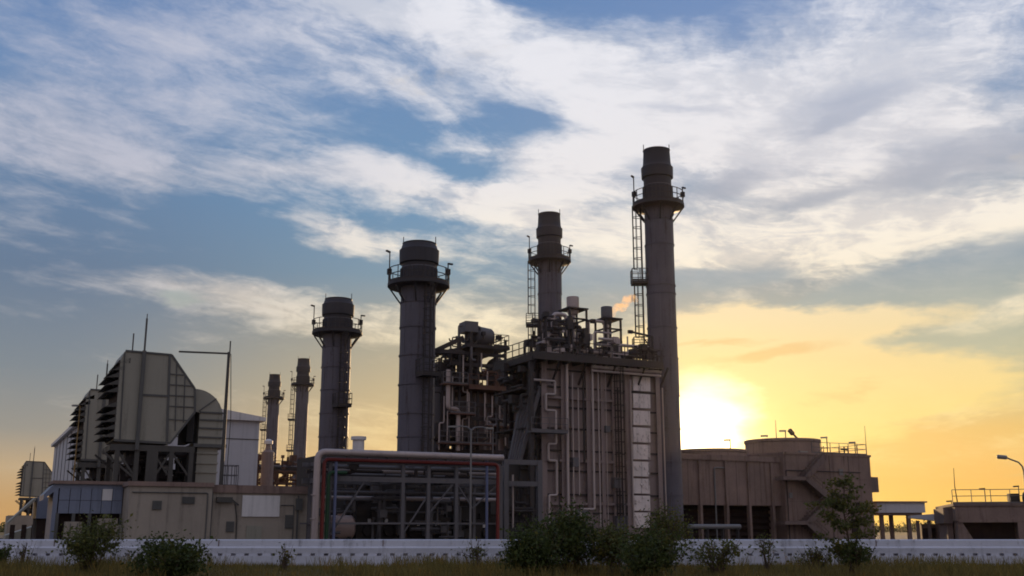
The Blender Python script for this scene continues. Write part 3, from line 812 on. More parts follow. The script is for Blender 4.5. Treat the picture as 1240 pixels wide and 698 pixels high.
an.box(a, b, T2 + .5, T2 + 5, 0, H2(535, 468)[1]); an.box(a + .3, b - .5, T2 + .3, T2 + .5, 1, 3); an.build('annex_duct', M['rack'], h2)
for px in (527, 533, 541): 
    MB().lathe([(.22, H2(535, 468)[1]), (.22, H2(535, 460)[1]), (.3, H2(535, 459)[1]), (.3, H2(535, 457)[1])], 12, (H2(px, 468)[0], T2 + 2)).build('annex_vent', M['steel'], h2)

# ---- exhaust duct of the first unit, dark, behind the pipe rack
TD = -.5
d0, d1 = H(392, 600, TD)[0], H(655, 600, TD)[0]
du = thing('exhaust_duct', 'long dark ribbed exhaust duct behind the pipe rack, leading into the big boiler', 'duct', P, d0, TD, 0)
zdu = H(500, 553, TD)[1]
db_ = MB().box(d0, d1, TD, 6.5, .6, zdu)
k = d0
while k < d1:
    db_.box(k, k + .16, TD - .22, TD, .6, zdu); k += 1.5
db_.build('duct_casing', M['gloom'], du)
MB().box(d0, d1, TD - .26, TD - .02, 2.6, 2.85).build('stiffener', M['gloom'], du)
MB().lathe([(.42, zdu), (.42, H(434, 533, 2)[1]), (.55, H(434, 533, 2)[1]), (.55, H(434, 529, 2)[1])], 18, (H(434, 540, 2)[0], 2)).build('roof_vent', M['white'], du)
for px in (400, 450, 500, 560, 610): MB().box(H(px, 640, TD)[0] - .2, H(px, 640, TD)[0] + .2, TD + .5, TD + 6, 0, .6).build('duct_foot', M['steel'], du)

# ---- pipe rack in front
TR = -12.6
rk = thing('pipe_rack', 'grey steel pipe rack with diagonal braces, under the long white and red pipes', 'pipe rack', P, H(490, 650, TR)[0], TR, 0)
hz = lambda px, py, t=TR: H(px, py, t)[1]
zt_r = hz(390, 558)
posts = (398, 487, 518, 552, 606)
for px in posts:
    for dt in (.3, 4.2):
        s_ = H(px, 620, TR + .3)[0]
        p_ = MB(); p_.box(s_ - .1, s_ + .1, TR + dt - .03, TR + dt + .03, 0, zt_r); p_.box(s_ - .03, s_ + .03, TR + dt - .1, TR + dt + .1, 0, zt_r)
        for e in (-.09, .09): p_.box(s_ - .1, s_ + .1, TR + dt + e - .015, TR + dt + e + .015, 0, zt_r)
        p_.build('post', M['rack'], rk)
bm_ = MB()
x0, x1 = H(390, 600, TR)[0], H(608, 600, TR)[0]
for z_, hh in ((zt_r, .12), (hz(480, 581), .15), (hz(480, 634), .05)):
    for dt in (.3, 4.2): bm_.box(x0, x1, TR + dt - .1, TR + dt + .1, z_ - hh, z_ + hh)
    for px in posts:
        s_ = H(px, 620, TR + .3)[0]; bm_.box(s_ - .08, s_ + .08, TR + .4, TR + 4.1, z_ - hh, z_ + hh)
bm_.build('rack_beams', M['rack'], rk)
for x0_, y0_, x1_, y1_ in ((520, 621, 548, 587), (554, 587, 572, 616), (572, 616, 603, 587), (400, 648, 442, 582), (487, 648, 518, 600)):
    p_, q_ = H(x0_, y0_, TR + .3), H(x1_, y1_, TR + .3)
    MB().bar((p_[0], TR + .3, p_[1]), (q_[0], TR + .3, q_[1]), .08).build('brace', M['rack'], rk)
rp = clutter(MB(), H(395, 600, TR)[0], H(600, 600, TR)[0], TR + .8, TR + 4, hz(480, 579), zt_r - .15, 45, .05, .12, 21)
rp.build('rack_cables', M['steel'], rk)
for y, dt, r2_ in ((565, .9, .12), (569, 1.7, .16), (574, 2.5, .1), (596, 3.6, .11), (603, 4.6, .14)):
    MB().tube(vpath([(392, y), (606, y)], TR + dt), r2_, 10).build('rack_pipe', M['pipe'] if y in (569, 603) else M['rack'], rk)
clutter(MB(), H(400, 600, TR)[0], H(600, 600, TR)[0], TR + 3.5, TR + 5, .6, hz(480, 590), 40, .05, .12, 23).build('rack_pipework', M['rack'], rk)
# pipes on the rack
r_ = .19
wp = MB().bend(vpath([(379, 690), (379, 547), (609, 547)], TR - .3), r_, .5, 16)
wp0 = H(379, 600, TR)[0]; wz = H(379, 547, TR - .3)[1]
for k in range(1, 9):
    x_ = wp0 + .8 + k * 1.25; wp.tube([(x_ - .03, TR - .3, wz), (x_ + .03, TR - .3, wz)], r_ * 1.06, 16)
for k in range(3): wp.tube([(wp0, TR - .3, .8 + k * 1.3), (wp0, TR - .3, .86 + k * 1.3)], r_ * 1.06, 16)
wp = wp.build('white_pipe', M['pipe'], None)
def place_frame(o, s, t):       # a one-mesh thing: shift its origin to its base on the grid
    for v in o.data.vertices: v.co.x -= s; v.co.y -= t
    o.location = P.world(s, t, 0); o.rotation_euler = (0, 0, R(P.deg)); return o
tag(place_frame(wp, H(379, 650, TR)[0], TR), 'thick white insulated pipe running along the rack top and bending down at its left end', 'pipe')
rdp = MB().bend(vpath([(387.5, 690), (387.5, 556), (603, 556), (603, 700)], TR - .12), .11, .3, 12).build('red_pipe', M['red'], None)
tag(place_frame(rdp, H(388, 650, TR)[0], TR), 'red pipe just under the white pipe, turning down at both ends', 'pipe')
gp = MB().bend(vpath([(393.5, 690), (393.5, 572), (420, 572)], TR + .05), .11, .3, 12).build('green_pipe', M['green'], None)
tag(place_frame(gp, H(394, 650, TR)[0], TR), 'short green pipe standing beside the red pipe\'s left leg', 'pipe')
for px, top, lb in ((402, 556, 'blue post at the rack\'s left end, next to the green pipe'), (589, 558, 'blue post at the rack\'s right end, next to the red pipe')):
    bp = MB().tube(vpath([(px, 700), (px, top)], TR - .02), .09, 10).build('blue_standpipe', M['blue'], None)
    tag(place_frame(bp, H(px, 650, TR)[0], TR), lb, 'pipe', 'blue standpipes at the rack')
# portal frame right of the rack
pfm = thing('portal_frame', 'grey steel portal frame with cross beam, between the red pipe and the big boiler', 'steel frame', P, H(632, 650, TR + 4)[0], TR + 4, 0)
TP = TR + 4
for px in (612, 653): 
    s_ = H(px, 620, TP)[0]
    MB().box(s_ - .17, s_ + .17, TP - .17, TP + .17, 0, hz(630, 557, TP)).build('post', M['rack'], pfm)
a, b = H(612, 620, TP)[0], H(653, 620, TP)[0]
for y in (560, 586): MB().box(a - .17, b + .17, TP - .13, TP + .13, hz(630, y, TP) - .16, hz(630, y, TP) + .16).build('cross_beam', M['rack'], pfm)
MB().bend(vpath([(621, 575), (621, 640)], TP + .4), .07).build('conduit', M['pipe'], pfm)
pw = clutter(MB(), a + .2, b - .2, TP + .5, TP + 2, .5, hz(630, 588, TP), 30, .05, .13, 31); pw.build('pipework', M['steel'], pfm)

# ---- machines under the rack
TM = -7.2
tk = thing('horizontal_tank', 'pale pink horizontal tank on saddles at the rack\'s left end', 'tank', P, H(417, 650, TM)[0], TM, 0)
a, z1_ = H(404, 624, TM); b, _ = H(428, 650, TM)
MB().drum((a, TM + .6, z1_ - .75), (b, TM + .6, z1_ - .75), .75, 24, .35).build('shell', M['pink'], tk)
for x in (a + .25, b - .25): MB().box(x - .12, x + .12, TM + .1, TM + 1.1, 0, z1_ - 1.2).build('saddle', M['steel'], tk)
MB().box((a + b) / 2 - .2, (a + b) / 2 + .2, TM + .4, TM + .8, z1_ - .05, z1_ + .25).build('manhole', M['pink'], tk)
def skid(px0, px1, ptop, label, seed, fans):
    a, z1 = H(px0, ptop, TM); b = H(px1, 650, TM)[0]
    o = thing('pump_skid', label, 'machine', P, (a + b) / 2, TM, 0, 'machines under the pipe rack')
    bd = MB().box(a, b, TM, TM + 2.2, .3, z1 * .55); bd.box(a + .2, b - .3, TM + .4, TM + 1.9, z1 * .55, z1)
    bd.build('housing', M['gloom'], o)
    MB().box(a - .1, b + .1, TM - .1, TM + 2.3, 0, .3).build('plinth', M['conc'], o)
    for i in range(fans):
        x = a + (b - a) * (i + .5) / fans
        f = MB(); f.tube([(x, TM - .02, z1 * .33), (x, TM - .3, z1 * .33)], .32, 16); f.build('motor', M['gloom'], o)
    clutter(MB(), a, b, TM - .3, TM + 1.8, .5, z1 + .5, 26, .05, .14, seed).build('pipework', M['steel'], o)
    for i in range(2):
        x = a + (b - a) * (.3 + .4 * i)
        MB().box(x - .1, x + .1, TM - .08, TM - .01, z1 * .42, z1 * .5).build('nameplate', M['white'], o)
skid(433, 482, 585, 'dark machine with twin motors right of the pink tank', 41, 2)
skid(490, 545, 590, 'dark machine behind the rack\'s middle braces', 42, 3)
skid(553, 600, 596, 'dark machine behind the blue post at the rack\'s right end', 43, 2)

# ---- low buildings on the left
TL = -7.9
a, zp = H(158, 583, TL); b = H(400, 588, TL)[0]
lb_ = thing('turbine_building', 'low beige building with pale sign panel under the air filter houses', 'building', P, a, TL, 0)
mid = H(257, 600, TL)[0]
MB().box(a, mid, TL, 9, 0, zp - .25).build('wall', M['beige'], lb_)
MB().box(mid + .003, b, TL + .35, 9, 0, zp - .55).build('wall', M['beige'], lb_)
MB().box(a - .12, mid + .05, TL - .14, 9.1, zp - .25, zp).build('coping', M['conc'], lb_)
MB().box(mid + .06, b + .1, TL + .22, 9.1, zp - .55, zp - .1).build('coping', M['conc'], lb_)
x0, z1_ = H(294, 600, TL + .3); x1, z0_ = H(338, 626, TL + .3)
MB().box(x0, x1, TL + .27, TL + .348, z0_, z1_).build('sign_panel', M['white'], lb_)
x0, z1_ = H(263, 601, TL + .1); lm = MB()
lm.box(x0, x0 + .9, TL + .05, TL + .35, z1_ - .35, z1_ - .05); lm.bar((x0 + .9, TL + .2, z1_ - .2), (x0 + 1.3, TL + .2, z1_ - .5), .08); lm.bend([(x0 + 1.1, TL + .3, z1_ - .4), (x0 + 1.25, TL + .3, z1_ - 1.2), (x0 + 1.3, TL + .3, .4)], .03)
lm.build('wall_unit', M['hood'], lb_)
for px, y0 in ((257, 585), (362, 600)):
    x0 = H(px, 620, TL)[0]; MB().bar((x0, TL + .28, 0), (x0, TL + .28, H(px, y0, TL)[1]), .09).build('downpipe', M['seam'], lb_)
x0, z1_ = H(362, 604, TL + .3)
MB().box(x0 - .18, x0 + .18, TL + .1, TL + .34, z1_ - .7, z1_).build('junction_box', M['seam'], lb_)
for px, py, w_, h_ in ((190, 612, .5, .5), (228, 606, .7, .4), (352, 632, .5, .8), (280, 638, .45, .6)):
    s_, z_ = H(px, py, TL); t_ = TL if px < 257 else TL + .35
    v = MB().box(s_ - w_ / 2, s_ + w_ / 2, t_ - .08, t_, z_ - h_ / 2, z_ + h_ / 2)
    for k in range(4): v.box(s_ - w_ / 2 + .04, s_ + w_ / 2 - .04, t_ - .11, t_ - .08, z_ - h_ / 2 + h_ * (k + .3) / 4, z_ - h_ / 2 + h_ * (k + .55) / 4)
    v.build('wall_vent', M['seam'], lb_)
MB().bend(vpath([(160, 596), (252, 596), (252, 660)], TL - .06), .035, .1, 6).build('cable_run', M['seam'], lb_)
MB().bend(vpath([(340, 612), (356, 612), (356, 660)], TL + .29), .03, .1, 6).build('cable_run', M['seam'], lb_)
x0 = H(300, 640, TL)[0]; MB().box(x0, x0 + .9, TL + .29, TL + .347, 0, 1.75).build('door', M['house'], lb_)
# panelled annex
TA = -5.4
a, zp2 = H(66, 586, TA); b = H(150, 586, TA)[0]
ax = thing('panelled_annex', 'low annex with blue grey panels above dark openings, left of the beige building', 'building', P, a, TA, 0)
MB().prism([(a, 0), (a, zp2 - .45), (a - .5, zp2 - .9), (a - .5, zp2 - .6), (a, zp2), (b, zp2), (b, zp2 - .25), (a + .25, zp2 - .25), (a + .25, 0)], TA, TA + 4).build('end_wall', M['bluep'], ax)
MB().box(a - .1, b + .1, TA - .2, TA + 4, zp2, zp2 + .18).build('roof_edge', M['conc'], ax)
npan = 6
for i in range(npan):
    x0, x1 = a + .3 + (b - a - .3) * i / npan, a + .3 + (b - a - .3) * (i + 1) / npan
    for j, (y0, y1) in enumerate(((592, 606), (606.5, 622))):
        z1_, z0_ = H(110, y0, TA)[1], H(110, y1, TA)[1]
        MB().box(x0 + .015, x1 - .015, TA + .02 * ((i + j) % 2), TA + .12, z0_, z1_).build('wall_panel', M['white'] if (i, j) == (4, 0) else M['bluep'], ax)
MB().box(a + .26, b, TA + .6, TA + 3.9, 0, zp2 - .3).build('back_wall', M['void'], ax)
for i in range(5):
    x0 = a + .3 + (b - a - .3) * i / 4
    MB().box(x0 - .09, x0 + .09, TA - .02, TA + .18, 0, H(110, 622, TA)[1]).build('post', M['seam'], ax)
for px, w_, h_, c_ in ((78, 20, 632, 'beige'), (118, 22, 628, 'beige'), (140, 9, 636, 'house')):
    x0, z1_ = H(px, h_, TA - .2); x1 = H(px + w_, 640, TA - .2)[0]
    bx = thing('equipment_cabinet', {78: 'beige cabinet under the annex\'s left panels', 118: 'wider beige cabinet with round vent under the annex\'s right panels', 140: 'narrow grey cabinet at the annex\'s right end'}[px], 'cabinet', P, x0, TA - .9, 0, 'cabinets by the annex')
    MB().box(x0, x1, TA - .9, TA - .1, 0, z1_).build('cabinet_body', M[c_], bx)
    for k in (.3, .7): MB().box(x0 + (x1 - x0) * k - .02, x0 + (x1 - x0) * k + .02, TA - .93, TA - .9, .1, z1_ - .1).build('door_seam', M['seam'], bx)
    MB().tube([((x0 + x1) / 2 + .2, TA - .9, z1_ * .5), ((x0 + x1) / 2 + .2, TA - .96, z1_ * .5)], .14, 14).build('vent', M['hood'], bx)
# dark recess and pipe between annex and beige building
x0 = H(154, 620, TA)[0]
dp = thing('stand_pipe', 'dark standpipe with reddish valve in the gap beside the beige building', 'pipe', P, x0, TA, 0)
MB().tube([(x0, TA, 0), (x0, TA, H(154, 590, TA)[1])], .16, 12).build('riser', M['dark'], dp)
MB().lathe([(.05, H(154, 596, TA)[1]), (.24, H(154, 595, TA)[1]), (.24, H(154, 592, TA)[1]), (.05, H(154, 591, TA)[1])], 14, (x0, TA - .02)).build('valve', M['rust_and_sun'], dp)
# stepped annex further left
a, z1_ = H(46, 602, 4); b = H(68, 602, 4)[0]
sx_ = thing('side_shed', 'small blue grey shed with sloping canopy at the annex\'s left', 'shed', P, a, 4, 0)
MB().box(a, b, 4, 9, H(55, 628, 4)[1], z1_).build('upper_panels', M['bluep'], sx_)
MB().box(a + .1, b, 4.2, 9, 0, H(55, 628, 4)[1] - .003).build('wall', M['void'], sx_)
MB().prism([(a - .1, z1_), (a - 1.6, z1_ - 1.6), (a - 1.6, z1_ - 1.75), (a - .1, z1_ - .2)], 4, 8).build('canopy', M['house'], sx_)
a, z1_ = H(8, 637, 30); b = H(45, 637, 30)[0]
s3_ = thing('low_shed', 'far low shed with lean-to roof under the farthest filter house', 'shed', P, a, 30, 0)
MB().prism([(a, 0), (a, z1_ - .8), (a + 2.2, z1_), (b, z1_ + .15), (b, 0)], 30, 36).build('wall', M['house'], s3_)
for px in (12, 26, 38): MB().box(H(px, 640, 30)[0], H(px + 6, 640, 30)[0], 29.93, 29.99, .2, 1.9).build('door', M['void'], s3_)

# ---- air filter house (three of them)
TH = -1.5
DH = 4.4
fh = thing('air_filter_house', 'nearest and largest beige air filter house with dark weather hoods, on the beige building', 'air intake', P, H(170, 560, TH)[0], TH, 0, 'air filter houses')
pp = lambda pts, t=TH: [H(x, y, t) for x, y in pts]
body = pp([(138, 533), (146, 436), (152, 425), (208, 430), (236, 471), (236, 499), (228, 508), (206, 537)])
MB().prism(body, TH, TH + DH).build('housing', M['house'], fh)
sm = MB()
def seam(x0, y0, x1, y1, w=.1):
    p_, q_ = H(x0, y0, TH), H(x1, y1, TH); sm.bar((p_[0], TH - .03, p_[1]), (q_[0], TH - .03, q_[1]), .08, w)
for s_ in ((152, 425, 208, 430, .12), (205.5, 431, 202, 535, .14), (138, 533, 206, 537, .14), (208, 430, 236, 471, .12), (236, 471, 236, 499, .12), (236, 499, 206, 537, .12), (168, 478, 204, 480, .12), (151, 427, 145, 533, .08)): seam(*s_)
for y, x0_, x1_ in ((453, 204, 222), (466, 204, 232), (479, 204, 236), (492, 204, 235), (508, 204, 228)): seam(x0_, y, x1_, y + 1.5, .06)
for x in (214, 224): seam(x, 441 if x == 214 else 456, x - 2, 522 if x == 214 else 512, .06)
sm.build('panel_seams', M['seam'], fh)
x0, _ = H(166, 533, TH); z_lo = H(166, 545, TH)[1]; z_hi = H(173, 386, TH)[1]
ms = MB(); ms.bar((x0, TH - .14, z_lo), (x0, TH - .14, H(170, 425, TH)[1]), .22); ms.bar((x0, TH - .14, H(170, 425, TH)[1]), (x0, TH - .14, z_hi), .11); ms.bar((x0, TH - .14, z_hi), (x0, TH - .14, z_hi + .3), .05)
ms.build('mast', M['seam'], fh)
x0, z_ = H(162, 404, TH + 2); MB().bar((x0, TH + 2, H(162, 426, TH + 2)[1] - .2), (x0, TH + 2, z_), .08).build('lightning_rod', M['seam'], fh)
# weather hoods on the inlet face
zb, ztp = H(138, 533, TH)[1], H(146, 434, TH)[1]
sl_ = body[0][0]
nh = 11
hoods = []
for i in range(nh):
    z1_ = zb + (ztp - zb) * (i + 1.15) / nh
    if i == 5: continue
    inset = max(0, i - 8) * .28
    x = sl_ + inset
    hd = MB()
    hgt = (ztp - zb) / nh
    hd.prism([(x + .05, z1_), (x - .78, z1_ - hgt * .82), (x - .76, z1_ - hgt * .9), (x + .05, z1_ - .1)], TH + .02, TH + DH - .02)
    for tt in (TH, TH + DH * .5, TH + DH - .06): hd.prism([(x + .04, z1_), (x - .78, z1_ - hgt * .84), (x + .04, z1_ - hgt * .74)], tt, tt + .05)
    hoods.append(hd)
isc = MB().box(sl_ - .06, sl_ + .02, TH + .1, TH + DH - .1, zb + .1, ztp - .1)
isc = isc.build('inlet_screen', M['void'], fh)
for hd in hoods: hd.build('weather_hood', M['hood'], isc)
# elbow duct
TE0, TE1 = TH + .7, TH + DH - .7
s0_, z0_ = H(237, 471, TE0); s1_, _ = H(270, 505, TE0); zc = H(262, 507, TE0)[1]
zf = H(250, 538, TE0)[1]
arc = [(s0_ + (s1_ - s0_) * math.sin(q * PI / 2 / 9), zc + (z0_ - zc) * math.cos(q * PI / 2 / 9)) for q in range(10)]
si_ = H(240, 530, TE0)[0]
MB().prism([(s0_, z0_)] + arc[1:] + [(s1_, zf), (si_, zf), (si_, H(238, 500, TE0)[1]), (s0_, H(238, 498, TE0)[1])], TE0, TE1).build('elbow_duct', M['house'], fh)
rb = MB()
for y in (500, 509, 519, 530): 
    z_ = H(255, y, TE0)[1]; k = 0
    rb.box(si_, s1_ + .06, TE0 - .09, TE0, z_ - .05, z_ + .05)
p_, q_ = H(241, 498, TE0), H(262, 483, TE0); rb.bar((p_[0], TE0 - .03, p_[1]), (q_[0], TE0 - .03, q_[1]), .07)
rb.box(si_ - .3, s1_ + .3, TE0 - .25, TE1 + .25, zf - .22, zf)
rb.build('duct_ribs', M['seam'], fh)
sd_ = H(263, 560, TE0)[0]
dd = MB().box(si_, sd_, TE0 + .05, TE1 - .05, zp - .6, zf - .222)
for y in (549, 561, 572): dd.box(si_ - .03, sd_ + .05, TE0 - .04, TE1, H(250, y, TE0)[1] - .05, H(250, y, TE0)[1] + .05)
dd.build('down_duct', M['house'], fh)
ej = MB()
e0, ez1 = H(227.5, 500, TE0); e1, ez0 = H(238, 536, TE0)
ej.box(e0, s0_ + .04, TE0 - .1, TE1 + .1, ez0, H(230, 494, TE0)[1]); ej.box(e0 + .1, si_ + .02, TE0 + .1, TE1, zp - .5, ez0 - .25)
ej.build('expansion_joint', M['dark'], fh)
# steel stand under the house
zk = H(170, 538, TH)[1]
fr_ = MB(); f0, f1 = H(134, 540, TH)[0], H(236, 540, TH)[0]
for tt in (TH + .1, TH + DH / 2, TH + DH - .1): fr_.box(f0, f1, tt - .12, tt + .12, zk - .42, zk - .05)
fr_.box(f0, f0 + .3, TH, TH + DH, zk - .4, zk - .06); fr_.box(f1 - .3, f1, TH, TH + DH, zk - .4, zk - .06)
fr_.build('stand_beams', M['hood'], fh)
for px in (142, 166, 184, 208, 232):
    for tt in (TH + .1, TH + DH - .1):
        x = H(px, 560, TH)[0]; wd = .34 if px == 184 else .18
        MB().box(x - wd, x + wd if px == 184 else x + .1, tt - .12, tt + .12, zp - .4, zk - .42).build('stand_leg', M['hood'], fh)
for x0_, y0_, x1_, y1_ in ((124, 546, 166, 582), (142, 545, 166, 582), (184, 546, 208, 582), (208, 546, 184, 582), (208, 548, 232, 582)):
    p_, q_ = H(x0_, y0_, TH), H(x1_, y1_, TH)
    for tt in (TH + .1, TH + DH - .2): MB().bar((p_[0], tt, p_[1]), (q_[0], tt, q_[1]), .12).build('stand_brace', M['hood'], fh)
clutter(MB(), H(150, 570, 1)[0], H(234, 570, 1)[0], -.5, 2.5, zp + .1, zk - .5, 40, .06, .2, 55).build('stand_pipework', M['steel'], fh)
MB().box(H(192, 560, 2)[0], H(200, 560, 2)[0], .5, 2.5, zp, zp + 1.6).build('oil_tank', M['white'], fh)
for k, lb in ((1, 'second beige air filter house with weather hoods, partly hidden behind the nearest one'), (5.75, 'farthest small air filter house at the photo\'s left edge')):
    c = copy_tree(fh); w_ = P.world(BASE[fh.name].x, BASE[fh.name].y + UNIT * k + (0 if k == 1 else 0)); c.location = (w_.x, w_.y, 0 if k == 1 else -.2); c['label'] = lb
    MB().box(f0 - 1.5, f1 + 4, TH - 4, TH + DH + 3, 0 if k == 1 else .21, zp - .38).build('base_block', M['beige'], fh).parent = c

# ---- jib mast
TJ = TL + 2
x0, z1_ = H(271, 428, TJ); x1, zq = H(216, 435, TJ)
jb = thing('jib_mast', 'dark jib mast with long horizontal arm above the elbow duct', 'mast', P, H(268, 580, TJ)[0], TJ, 0)
xb = H(268, 580, TJ)[0]
MB().tube([(xb, TJ, zp - .6), (xb, TJ, (zp + z1_) / 2), (xb, TJ, z1_ + .1)], .13, 10, .09).build('post', M['hood'], jb)
MB().bar((xb, TJ, z1_), (x1, TJ, z1_ - .1), .1).build('arm', M['hood'], jb)
MB().bar((xb + .05, TJ, z1_), (xb + .05, TJ, H(276, 413, TJ)[1]), .07).build('rod', M['hood'], jb)
MB().tube([(xb + .3, TJ, zp), (xb + .35, TJ, (zp + z1_) / 2), (xb + .12, TJ, z1_)], .025, 5).build('stay_wire', M['hood'], jb)
cb = thing('roof_basket', 'small railed basket on the beige building roof under the jib mast', 'railing', P, xb + .6, TJ + .5, zp - .2)
MB().rail([(xb + .2, TJ, zp - .15), (xb + 1.0, TJ, zp - .15), (xb + 1.0, TJ + 1, zp - .15), (xb + .2, TJ + 1, zp - .15)], 1.3, .03, .4, True).build('basket_rail', M['rack'], cb)

# ---- pale turbine hall behind
hs, ht = P.local(-44, 110)
hh_ = 13.8
he = P.local(-28.3, 118)[0]
hl = thing('turbine_hall', 'large pale windowless hall behind the air filter houses', 'building', P, hs, ht, 0)
MB().box(hs, he, ht, ht + 52, 0, hh_ - .5).build('wall', M['hall'], hl)
MB().prism([(hs - .5, hh_ - .5), (hs - .5, hh_ - .1), ((hs + he) / 2, hh_ + 1.3), (he + .6, hh_ - .1), (he + .6, hh_ - .5)], ht - .5, ht + 52).build('roof', M['white'], hl)
MB().box(hs - .03, he + .03, ht - .05, ht, hh_ - 2.6, hh_ - 2.5).build('cladding_joint', M['seam'], hl)
for k in range(1, 9): MB().box(hs - .06, hs, ht + 52 * k / 9, ht + 52 * k / 9 + .15, 0, hh_ - .5).build('downpipe', M['seam'], hl)

# ---- far pipe bridge between the hall and the rack
TFR = 62
fp = thing('pipe_bridge', 'far pipe bridge with railings, orange sunlight put into its colour, at the foot of the far slim stacks', 'pipe bridge', P, H(312, 600, TFR)[0], TFR, 0)
a, b = H(312, 580, TFR)[0], H(395, 580, TFR)[0]
zb1 = H(340, 570, TFR)[1]; zb2 = H(340, 584, TFR)[1]
d_ = MB().box(a, b, TFR, TFR + 4, zb1 - .2, zb1); d_.box(a, b, TFR, TFR + 4, zb2 - .2, zb2); d_.build('bridge_deck', M['rust_and_sun'], fp)  # orange sunlight on the bridge is carried by its steel colour
for k in range(8):
    x = a + (b - a) * k / 7; MB().box(x - .15, x + .15, TFR + .1, TFR + .4, 0, zb1 + (2 if k in (0, 1) else 0)).build('post', M['rust_and_sun'], fp)
for k in range(7):
    x = a + (b - a) * k / 7; MB().bar((x, TFR + .2, zb2), (x + (b - a) / 7, TFR + .2, zb1), .15).build('brace', M['rust_and_sun'], fp)
MB().rail([(a, TFR, zb1), (b, TFR, zb1)], 1.2, .05, 1.6).build('railing', M['steel'], fp)
for k in range(4): MB().tube([(a, TFR + .6 + k * .8, zb1 + .35 + .1 * k), (b, TFR + .6 + k * .8, zb1 + .35 + .1 * k)], .25).build('pipe_run', M['casing'] if k % 2 else M['steel'], fp)
clutter(MB(), a, b, TFR, TFR + 4, zb2, zb1 + 1.8, 50, .08, .22, 61).build('bridge_pipework', M['rust_and_sun'], fp)
vs_ = thing('process_vessel', 'slim orange lit vessel with a small white cap at the hall\'s corner', 'vessel', P, H(323, 580, TFR - 3)[0], TFR - 3, 0)
MB().lathe([(.75, 0), (.75, H(323, 548, TFR - 3)[1]), (.4, H(323, 545, TFR - 3)[1]), (.3, H(323, 538, TFR - 3)[1])], 20, (H(323, 580, TFR - 3)[0], TFR - 3)).build('shell', M['casing'], vs_)
MB().lathe([(.5, H(323, 538, TFR - 3)[1]), (.5, H(323, 534, TFR - 3)[1]), (.2, H(323, 532, TFR - 3)[1])], 16, (H(323, 580, TFR - 3)[0], TFR - 3)).build('cap', M['white'], vs_)

# ---- lamp posts in the plant
def lamp_post(name, px, ptop, t, arms, label, m, r=.06, group='plant lamp posts', al=1.0):
    x, z = H(px, ptop, t)
    o = thing(name, label, 'lamp', P, x, t, 0, group)
    MB().tube([(x, t, 0), (x, t, z * .5), (x, t, z)], r, 8, r * .7).build('pole', m, o)
    MB().lathe([(r * 3, 0), (r * 3, .12), (r * 1.5, .3), (r * 1.2, .7)], 10, (x, t)).build('base', m, o)
    for d in arms:
        ar_ = MB().tube([(x, t, z - .02), (x + d * .35 * al, t, z + .22 * al), (x + d * .9 * al, t, z + .26 * al), (x + d * 1.25 * al, t, z + .2 * al)], r * .6, 6)
        ar_ = ar_.build('arm', m, o)
        h_ = MB(); h_.add([(x + d * (1.15 * al + k * (.3 + .3 * al)), t + e, z + .2 * al + f) for k in (0, 1) for e in (-.11, .11) for f in (-.06, .06 - .03 * k)], [(0, 1, 3, 2), (4, 6, 7, 5), (0, 4, 5, 1), (2, 3, 7, 6), (1, 5, 7, 3), (0, 2, 6, 4)])
        h_.build('lamp_head', M['lampw'], ar_)
    return o
lamp_post('street_lamp', 570.5, 521, TR - 1.2, (-1, 1), 'tall twin armed lamp post in front of the pipe rack', M['lampm'], .075, al=.8)
lamp_post('street_lamp', 597, 516, T2 - 6, (1,), 'single armed lamp post before the framework\'s rusty platform', M['lampm'], .07)
lamp_post('street_lamp', 97, 492, -1.8, (-1,), 'slim yellow lamp post beside the second filter house\'s hoods', M['yellow'], .045, al=.12)
lamp_post('street_lamp', 734, 628, -9, (), 'short leaning rail post in front of the big boiler', M['lampm'], .05).rotation_euler = (0, R(-26), R(27))

# ---- steam from the roof vent
pts = [(740, 386, .12), (742, 381, .17), (743, 376, .2), (748, 372, .25), (753, 373, .27), (757, 368, .25), (760, 363, .3), (766, 361, .26), (770, 364, .16)]
sv_ = bmesh.new()
o_ = P.world(H(745, 380, 1.2)[0], 1.2, 0)
for x, y, r_ in pts:
    s_, z_ = H(x, y, 1.2); w_ = P.world(s_, 1.2, z_) - o_
    bmesh.ops.create_icosphere(sv_, subdivisions=3, radius=r_ * 1.35, matrix=Matrix.Translation(w_) @ Matrix.Diagonal((1.2, 1, 1, 1)))
me = bpy.data.meshes.new('steam_plume'); sv_.to_mesh(me); sv_.free()
vm_ = bpy.data.materials.new('steam'); vm_.use_nodes = True
nt = vm_.node_tree; nt.nodes.remove(nt.nodes['Principled BSDF']); q = G(nt)
pv = nt.nodes.new('ShaderNodeVolumePrincipled'); pv.inputs['Color'].default_value = (1, .70, .38, 1); pv.inputs['Anisotropy'].default_value = .6  # white steam; the sun's orange light put into its scatter colour
pos = nt.nodes.new('ShaderNodeNewGeometry').outputs['Position']
q.put(pv.inputs['Density'], q.m('MULTIPLY', q.smooth(q.noise(pos, 2.8, 5, .65), .40, .62), 1.6))
nt.links.new(pv.outputs[0], nt.nodes['Material Output'].inputs['Volume'])
me.materials.append(vm_)
so = bpy.data.objects.new('steam_plume', me); COL.objects.link(so); so.location = o_
tag(so, 'small steam plume, sunlit orange put into its colour, drifting from the boiler roof vent', 'steam', kind='stuff')
rmsh = so.modifiers.new('merge', 'REMESH'); rmsh.mode = 'VOXEL'; rmsh.voxel_size = .07
